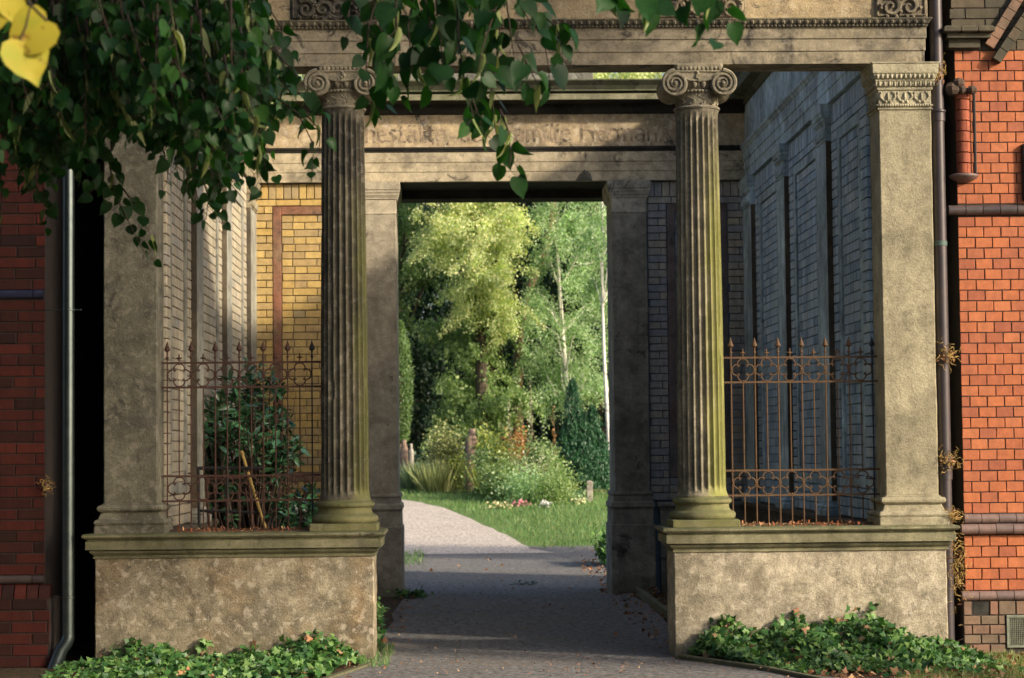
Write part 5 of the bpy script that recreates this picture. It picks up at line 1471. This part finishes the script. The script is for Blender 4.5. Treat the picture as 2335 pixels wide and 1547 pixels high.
mid = [(1090, 780, 30), (1060, 800, 30), (1110, 800, 25), (1100, 850, 28), (1070, 860, 25), (1110, 900, 25), (1050, 905, 28), (1085, 930, 28), (1030, 940, 20), (1110, 960, 25), (1020, 870, 20), (1040, 760, 25), (1150, 760, 25), (1000, 740, 15), (1060, 960, 20), (1120, 700, 30), (1140, 940, 20), (1170, 900, 20), (1030, 980, 20)]
tree('drooping_tree', 'lower drooping tree with mid green sprays under the bright foliage', X(1130, 58, 1000), 58.4, 6, px_clumps(mid, 57.4, .6, rg_), F_LMID, BARK, 2, .12, per=80, sprays=9, L=.7, droop=.6)
bir = [(1210, 720, 28), (1240, 700, 25), (1270, 720, 22), (1220, 660, 25), (1320, 560, 35), (1350, 600, 30), (1310, 640, 32), (1350, 690, 30), (1320, 740, 32), (1360, 780, 28), (1310, 810, 30), (1250, 780, 26), (1215, 810, 22), (1240, 840, 26), (1280, 830, 20), (1300, 500, 35), (1260, 520, 30), (1240, 580, 25), (1340, 490, 35), (1370, 540, 25), (1290, 450, 40), (1240, 480, 30),
       (1350, 420, 45), (1270, 380, 50), (1330, 330, 50), (1260, 290, 45), (1310, 240, 50), (1370, 700, 25), (1360, 860, 26), (1330, 880, 25), (1260, 890, 26), (1225, 900, 20), (1340, 840, 25)]
tp1 = [tuple(P(a, c, 58)) for a, c in ((1302, 1060), (1296, 940), (1290, 850), (1283, 760), (1276, 660), (1271, 560), (1270, 460), (1266, 340), (1268, 200))]
tree('birch_tree', 'slender birch with white trunk left of the yew', tp1[0][0], 58, 12, px_clumps(bir, 58.0, .9, rg_), F_BIRCH, BIRCHB, 3, .085, leaf=(.05, .09), per=100, sprays=9, L=.6, droop=1.2, trunk_pts=tp1)
bi2 = [(1400, 520, 30), (1410, 600, 30), (1395, 480, 30), (1420, 680, 30), (1410, 760, 25), (1430, 560, 40), (1380, 430, 35), (1410, 360, 45), (1390, 280, 45), (1440, 820, 30), (1450, 640, 40), (1470, 500, 40), (1350, 530, 15), (1362, 640, 12)]
tp2 = [tuple(P(a, c, 53)) for a, c in ((1392, 1100), (1388, 1000), (1382, 900), (1377, 800), (1374, 700), (1373, 600), (1374, 500), (1370, 380), (1372, 240))]
tree('birch_tree', 'second slender birch with pale trunk by the right gate pier', tp2[0][0], 53, 12, px_clumps(bi2, 53.6, .6, rg_), F_BIRCH, BIRCHB, 4, .06, leaf=(.05, .09), per=100, sprays=9, L=.6, droop=1.2, trunk_pts=tp2)
tree('dark_tree', 'dark green tree filling the left of the doorway view', X(900, 64, 900), 65, 14, ell(X(930, 64, 900), 65, 6.0, 2.7, 2.2, 5.0, 70, rg_, .7), F_DARK, BARK, 5, .28, leaf=(.09, .16), per=70, sprays=9, L=.9)
tree('dark_tree', 'dark green tree behind the bright foliage', X(1130, 68, 900), 69, 15, ell(X(1120, 68, 900), 69, 6.4, 3.0, 2.2, 5.4, 70, rg_, .7), F_DARK, BARK, 6, .28, leaf=(.09, .16), per=70, sprays=9, L=.9)
tree('dark_tree', 'dark green tree behind the two birches', X(1370, 66, 900), 67, 15, ell(X(1350, 66, 900), 67, 6.0, 2.8, 2.2, 5.4, 60, rg_, .7), F_DARK, BARK, 7, .28, leaf=(.09, .16), per=70, sprays=9, L=.9)
tlef = [(925, 480, 30), (960, 500, 30), (930, 540, 28), (970, 560, 25), (920, 600, 20), (950, 600, 22), (990, 600, 20), (905, 520, 30), (930, 430, 40), (900, 400, 45), (960, 380, 40), (915, 680, 12), (925, 730, 10), (930, 330, 45), (900, 600, 25), (870, 500, 40), (860, 580, 35)]
tree('green_tree', 'mid green tree at the top left of the doorway view', X(900, 60, 900), 61, 13, px_clumps(tlef, 60, .8, rg_), F_MID, BARK, 8, .2, per=80, sprays=9, L=.6)
for i, (xx, yy, mt, lab) in enumerate(((-6.5, 60, F_MID, 'broad tree left of the doorway view beyond the wall'), (7.8, 60, F_BIRCH, 'light green tree right of the doorway view beyond the wall'), (-11, 66, F_DARK, 'farthest left dark tree beyond the wall'), (12.5, 66, F_MID, 'farthest right tree beyond the wall'))):
    tree('garden_tree', lab, xx, yy, 11, ell(xx, yy, 6.5, 3, 2.5, 4.6, 40, rg_, .9), mt, BARK, 30 + i, .25, leaf=(.12, .2), per=40, sprays=7, L=1.1)
# leaning brown trunk
b = MB(); b.tube([P(1200, 675, 60), P(1218, 630, 60), P(1240, 575, 60), P(1256, 520, 60), P(1262, 440, 60)], [.11, .12, .13, .14, .13], 10); b.tube([P(1200, 675, 60), P(1185, 760, 60.3), P(1180, 900, 60.6), P(1182, 1040, 61)], [.11, .13, .15, .18], 10)
tag(b.build('leaning_trunk', plain('warm_bark', (.20, .12, .07), .9, scale=6)), 'leaning bare brown trunk between the bright foliage and the birch', 'tree trunk')
# far woods
rng = np.random.default_rng(55); n = 52000
T = np.stack([rng.uniform(-22, 26, n), rng.uniform(74, 82, n), rng.uniform(.8, 15.5, n)], 1)
T[:, 2] += 1.4 * np.sin(T[:, 0] * .9) + .7 * np.sin(T[:, 0] * 2.3); T[:, 2] = np.clip(T[:, 2], 1.0, None)
tag(scatter('far_woods', n, T, F_DARK, DIA_V, DIA_F, (.3, .55), (0, 0, -.8), .6, (0, -.5, .5), .8, None, rng), 'dark mass of woodland far behind the garden trees', kind='stuff')
rng = np.random.default_rng(56); n = 26000
T = np.stack([rng.uniform(-12, 14, n), rng.uniform(48, 62, n), np.zeros(n)], 1)
T[:, 2] = np.interp(T[:, 1], TY, TZ) + rng.uniform(0, 1, n) ** 2 * .9 * (.5 + .5 * np.sin(T[:, 0] * 1.7 + T[:, 1]))
tag(scatter('undergrowth', n, T, F_DARK, DIA_V, DIA_F, (.08, .16), (0, 0, .8), .7, (0, -.3, .8), .8, None, rng), 'dark undergrowth below the garden trees', kind='stuff')

# ================================================================== OVERHANGING LINDEN
lind = thing('linden_tree', 'big linden tree whose dark leafy branches hang into the top left', 'tree', (-4.6, 7.2, 0), 'linden trees before the portico')
b = MB()
b.tube([(-4.6, 7.2, -.1), (-4.6, 7.2, .5), (-4.5, 7.15, 2.2), (-4.4, 7.1, 4.2), (-4.2, 7.2, 6.5), (-4.2, 7.2, 9)], [.42, .34, .3, .27, .2, .08], 16)
b.build('trunk', BARK, lind)
b = MB()
limbs = [[(-4.4, 7.1, 4.0), (-3.0, 7.1, 4.1), (-1.6, 7.0, 3.9), (-.4, 6.7, 3.6), (.5, 6.3, 3.35)], [(-4.4, 7.1, 3.6), (-3.0, 7.6, 3.9), (-1.6, 7.9, 3.9), (-.7, 7.8, 3.7)],
         [(-4.4, 7.1, 3.4), (-3.2, 6.2, 3.5), (-1.9, 5.2, 3.3), (-1.0, 4.4, 3.0), (-.75, 3.9, 2.7)], [(-4.3, 7.1, 4.6), (-2.2, 6.4, 4.8), (0, 5.9, 4.3), (1.4, 5.6, 3.6), (1.9, 5.5, 3.2)]]
for l in limbs: b.tube(l, [.12 - .09 * i / (len(l) - 1) for i in range(len(l))], 8)
b.build('limbs', BARK, lind)
def shoots(defs, name, rng, leafs=(.028, .056), dens=.028, bract=.07, mat=None):
    """defs: list of polylines of world points; leaves hang alternately along each."""
    b = MB(); T = []; Yx = []; Nn = []; S = []; MI = []
    for pl in defs:
        pts = [Vector(p) for p in pl]
        L = sum((a - c).length for a, c in zip(pts[:-1], pts[1:]))
        b.tube(pts, [.0035 - .0025 * i / (len(pts) - 1) for i in range(len(pts))], 5)
        n = max(3, int(L / dens)); sgn = 1
        for i in range(n + 1):
            d = L * (i + rng.uniform(-.3, .3)) / n; d = min(max(d, 0), L * .999); acc = 0
            for a, c in zip(pts[:-1], pts[1:]):
                l = (a - c).length
                if acc + l >= d: p = a.lerp(c, (d - acc) / l); tan = (c - a).normalized(); break
                acc += l
            sgn = -sgn
            az = rng.uniform(0, 6.283)
            side = Vector((math.cos(az), math.sin(az) * .7, 0)) * (1 if rng.uniform() < .5 else -1)
            pet = (side * .8 + tan * .6 + Vector((0, 0, -.15))).normalized()
            pl_ = rng.uniform(.015, .045)
            q = p + pet * pl_
            b.tube([p, q], .0011, 4)
            ax = (side * rng.uniform(.2, 1.3) + Vector((0, rng.normal() * .35, -1)) * rng.uniform(.5, 1.2) + tan * .2).normalized()
            nn = Vector((rng.normal() * .85, -.8 + rng.normal() * .6, .45 + rng.normal() * .7))
            T.append(tuple(q)); Yx.append(tuple(ax)); Nn.append(tuple(nn)); S.append(rng.uniform(*leafs) * (1 if i < n - 1 else .8)); MI.append(0)
            if rng.uniform() < bract:
                T.append(tuple(p)); Yx.append((rng.normal() * .25, rng.normal() * .25, -1)); Nn.append((rng.normal(), rng.normal(), .1)); S.append(rng.uniform(.06, .085)); MI.append(1)
    T = np.array(T); y = np.array(Yx); y /= np.linalg.norm(y, axis=1, keepdims=True); z = np.array(Nn); z -= y * np.sum(y * z, 1, keepdims=True); z /= np.linalg.norm(z, axis=1, keepdims=True)
    S = np.array(S); MI = np.array(MI)
    M = np.stack([np.cross(y, z), y, z], 2) * S[:, None, None]
    M[:, :, 2] *= rng.uniform(-1.2, 4.2, len(S))[:, None]; M[:, :, 0] *= rng.uniform(.72, 1.05, len(S))[:, None]      # every leaf folds and curls differently
    M[MI == 1, :, 0] *= .28
    b.m = [2] * len(b.m)
    o = inst(name, HEART_V, HEART_F, M, T, [mat or LINDEN, BRACT, TWIG], lind, MI, b)
    return o
def pxline(lst, Y, jit=.0):
    out = []
    for i, (a, c) in enumerate(lst): out.append(tuple(P(a, c, Y + jit * i)))
    return out
rl = np.random.default_rng(123)
# dense left mass : shoots hang from the limbs; lower ends follow the crown's uneven skirt
kx = [-400, -100, 0, 60, 110, 160, 210, 250, 300, 350, 400, 450, 500, 560, 610, 650, 700, 735]
kd = [400, 380, 330, 380, 430, 330, 330, 330, 310, 340, 370, 440, 430, 350, 320, 330, 330, 330]
dense = []
for i in range(680):
    px = rl.uniform(-420, 600) if i % 3 else rl.uniform(-100, 560); Y = rl.uniform(6.0, 8.4)
    end = np.interp(px, kx, kd) * rl.uniform(.35, 1.0)
    if px > 540: end = min(end, 230)
    st_ = rl.uniform(-260, -40) if rl.uniform() < .4 else rl.uniform(-60, end * .6)
    if end - st_ < 60: continue
    dx = rl.uniform(-30, 120)
    lim = 625 if end < 150 else 690
    if px + dx > lim: dx = lim - px
    dense.append(pxline([(px, st_), (px + dx * .4, st_ + (end - st_) * .5), (px + dx, end)], Y, rl.uniform(-.1, .1)))
shoots(dense[:len(dense) // 2], 'leafy_branch', rl); shoots(dense[len(dense) // 2:], 'leafy_branch', rl)
edge = [[(560, 60), (640, 130), (700, 200), (740, 225)], [(600, 0), (640, 60), (650, 110)], [(590, 140), (660, 190), (720, 250)], [(600, 200), (680, 260), (715, 330), (712, 395)], [(690, 250), (730, 300), (728, 350)],
        [(250, 380), (265, 450), (300, 520), (330, 580)], [(280, 430), (315, 480), (345, 540)], [(255, 300), (250, 380), (262, 440)], [(60, 330), (90, 400), (110, 470), (120, 515)], [(40, 300), (70, 380), (85, 430)], [(95, 400), (100, 470)],
        [(450, 350), (440, 410), (455, 470)], [(470, 350), (490, 430), (498, 500)], [(400, 300), (385, 370), (380, 420)], [(540, 250), (520, 320), (520, 380)], [(460, 400), (475, 450), (470, 500)], [(0, 380), (5, 460), (0, 520)], [(610, 250), (590, 310), (575, 350)], [(430, 380), (425, 430)], [(520, 340), (500, 420), (480, 470)]]
for l in edge: shoots([pxline(l, rl.uniform(6.4, 7.4))], 'leafy_branch', rl, dens=.03)
# centre cluster
ctr = [[(870, -40), (840, 60), (835, 150), (845, 235)], [(900, -40), (905, 60), (900, 140), (890, 190)], [(950, -40), (930, 60), (940, 150), (930, 200)], [(990, -40), (1000, 60), (1010, 140), (1000, 185)], [(1040, -40), (1045, 80), (1055, 160), (1070, 230), (1080, 270)],
       [(1080, -40), (1090, 60), (1110, 140), (1125, 210)], [(1120, -40), (1140, 60), (1130, 150), (1120, 200), (1130, 300), (1150, 370)], [(1170, -40), (1190, 20), (1215, 60)], [(1200, -40), (1225, 30), (1240, 90), (1250, 150), (1255, 200)], [(1225, 30), (1270, 60), (1280, 110), (1285, 140)],
       [(820, -40), (800, 30), (815, 90)], [(1140, 250), (1160, 300), (1165, 360), (1160, 385)], [(1060, 180), (1090, 260), (1100, 300)], [(1150, -30), (1165, 80), (1175, 150)], [(870, 40), (865, 120), (870, 200), (850, 240)], [(1000, 20), (970, 90), (960, 160)], [(1180, 100), (1210, 160), (1230, 205)], [(960, -30), (980, 40), (975, 110)],
       [(1010, -40), (1070, 10), (1100, 70)], [(1075, -40), (1050, 40), (1040, 110)], [(1160, -40), (1130, 20), (1100, 110), (1090, 160)], [(930, -40), (890, 20), (870, 90)]]
for l in ctr: shoots([pxline(l, rl.uniform(5.9, 6.7), rl.uniform(-.03, .03))], 'leafy_branch', rl, leafs=(.048, .080), dens=.036, bract=.25)
rgt = [[(1370, -60), (1385, -20), (1400, 5)], [(1450, -60), (1470, -10), (1478, 20)], [(1540, -60), (1560, -10), (1572, 40)], [(1640, -70), (1645, 0), (1650, 50), (1640, 85)], [(1600, -60), (1635, -20), (1650, 10)]]
for l in rgt: shoots([pxline(l, rl.uniform(5.3, 5.6))], 'leafy_branch', rl, leafs=(.062, .078), dens=.05, bract=.3)
# yellow leaves close to the camera
yv_ = HEART_V
for k_, (px, py, tx, ty, s) in enumerate(((22, -14, .15, -1, .055), (108, 48, -.75, -.62, .092), (46, 92, .35, -.9, .085), (-12, 10, -.2, -1, .06))):
    p = P(px, py, 3.9); ax = Vector((tx, 0, ty)).normalized(); nn = Vector((.15, -1, .3)); nn = (nn - ax * nn.dot(ax)).normalized()
    xx = ax.cross(nn); M = np.array([[xx[i], ax[i], nn[i]] for i in range(3)]) * s
    o = inst('yellow_leaf', HEART_V, HEART_F, M[None], np.array([tuple(p)]), [YLEAF], lind); o['label'] = 'bright yellow autumn leaf'
b = MB(); b.tube([(-.75, 3.9, 2.7), P(30, -60, 3.9), P(70, 10, 3.9), P(108, 48, 3.9)], .002, 5); b.tube([P(70, 10, 3.9), P(60, 60, 3.9), P(46, 92, 3.9)], .0015, 5); b.tube([P(30, -60, 3.9), P(22, -14, 3.9)], .0015, 5)
b.build('twig', TWIG, lind)
# crown overhead (outside the frame) that shades the left half of the facade
def above(T, m=.35): return T[:, 2] > 1.48 + .222 * T[:, 1] + m
def crown(parent, boxes, seed, n, size=(.10, .17)):
    rng = np.random.default_rng(seed); L = []
    for (cx, cy, cz, rx, ry, rz, w) in boxes:
        k = int(n * w); d = rng.normal(size=(k, 3)); d /= np.linalg.norm(d, axis=1, keepdims=True); d *= rng.uniform(0, 1, (k, 1)) ** .45
        L.append(np.array([cx, cy, cz]) + d * np.array([rx, ry, rz]))
    T = np.concatenate(L); T = T[above(T)]
    return inst('crown', DIA_V, DIA_F, rots(len(T), rng, (0, 0, -.7), .7, (0, 0, .7), .8) * rng.uniform(size[0], size[1], len(T))[:, None, None], T, [F_DARK], parent)
crown(lind, [(-4.5, 7.5, 7.2, 3.0, 3.6, 2.8, .6), (-2.2, 7.0, 5.6, 2.0, 1.8, 1.4, .25), (-5.0, 11.0, 7.0, 2.4, 2.4, 2.0, .3)], 71, 26000, (.12, .2))
def sunpt(x, y, z, dist): v = Vector((x, y, z)) + SUNV * dist; return v
l2 = thing('linden_tree', 'linden tree out of frame to the right that shades the left half of the portico', 'tree', (10.5, 9.0, 0), 'linden trees before the portico')
b = MB(); b.tube([(10.5, 9, -.1), (10.5, 9, 1), (10.6, 9, 5), (10.5, 9.1, 11)], [.42, .34, .28, .1], 14)
for q in ((-2.8, 15, 2.6), (-2.2, 15, 4.4), (-1.2, 15, 2.0)):
    e = sunpt(*q, 15.5); b.tube([(10.55, 9, 5.5), e], [.12, .03], 7)
b.build('trunk', BARK, l2)
bx = []
for (tx, tz, r, w) in ((-3.6, 1.5, 1.5, .22), (-3.4, 4.0, 1.5, .22), (-2.5, 5.6, 1.3, .14), (-2.6, 2.8, 1.1, .12), (-1.6, 4.4, 1.0, .07), (-1.2, 1.2, .8, .035), (-1.4, 2.6, .7, .025), (-.6, 5.4, .9, .05)):
    e = sunpt(tx, 15.0, tz, 15.5); bx.append((e.x, e.y, e.z, r, r, r, w))
for (tx, ty, tz, r, w) in ((-2.1, 16.6, 1.4, .8, .05), (-2.1, 16.6, 2.8, .8, .05), (-2.1, 17.2, 4.0, .8, .05), (-1.6, 7.0, 2.6, .8, .12), (-.9, 7.0, 2.5, .6, .06), (-2.4, 7.2, 2.4, .8, .1), (-4.2, 15, 2.6, 1.3, .18), (-3.4, 15, .6, .9, .08)):
    e = sunpt(tx, ty, tz, 14.0); bx.append((e.x, e.y, e.z, r, r, r, w))
crown(l2, bx, 72, 10000, (.14, .22))

def blocker_crown(parent, c, r, n, size, seed):
    rng = np.random.default_rng(seed); d = rng.normal(size=(n, 3)); d /= np.linalg.norm(d, axis=1, keepdims=True); d *= rng.uniform(0, 1, (n, 1)) ** .4
    T = np.array(c) + d * np.array(r)
    return inst('crown', DIA_V, DIA_F, rots(n, rng, (0, 0, -.7), .7, (0, 0, .7), .8) * rng.uniform(size[0], size[1], n)[:, None, None], T, [F_DARK], parent)
for i, (x, y, c, r, n, lab) in enumerate(((-9.0, 9.0, (-9, 9, 4.6), (3.4, 4.2, 4.3), 9000, 'unseen linden tree added beside the left brick building to block sky light'), (-7.5, -1.5, (-7.5, -1.5, 4.8), (4.5, 4.2, 4.4), 8000, 'unseen linden tree added left of the viewer to block sky light'),
                                          (-2.5, -7.5, (-2.5, -7.5, 5.0), (4.5, 3.2, 4.6), 8000, 'unseen linden tree added behind the viewer to block sky light'), (4.5, -10, (4.5, -10, 5.0), (3.6, 3.0, 4.4), 6000, 'unseen linden tree added behind the viewer on the right to block sky light'))):
    t_ = thing('linden_tree', lab, 'tree', (x, y, 0), 'linden trees before the portico')  # unseen trees, added to block sky light and darken the column flanks
    b = MB(); b.tube([(x, y, -.1), (x, y, 1.0), (x + .1, y, 4), (x, y, 8)], [.4, .32, .25, .08], 12); b.build('trunk', BARK, t_)
    blocker_crown(t_, c, r, n, (.3, .5), 300 + i)
t_ = thing('garden_tree', 'small unseen tree added behind the right wall to shade the path beyond the gateway', 'tree', (8.6, 25.3, 0), 'trees beyond the gateway')
b = MB(); b.tube([(8.6, 25.3, -.1), (8.6, 25.3, 4.2)], [.12, .05], 10); b.build('trunk', BARK, t_)
blocker_crown(t_, (8.6, 25.45, 4.15), (2.6, .95, 1.5), 5200, (.12, .2), 320)  # crown added out of view so its shadow falls across the path
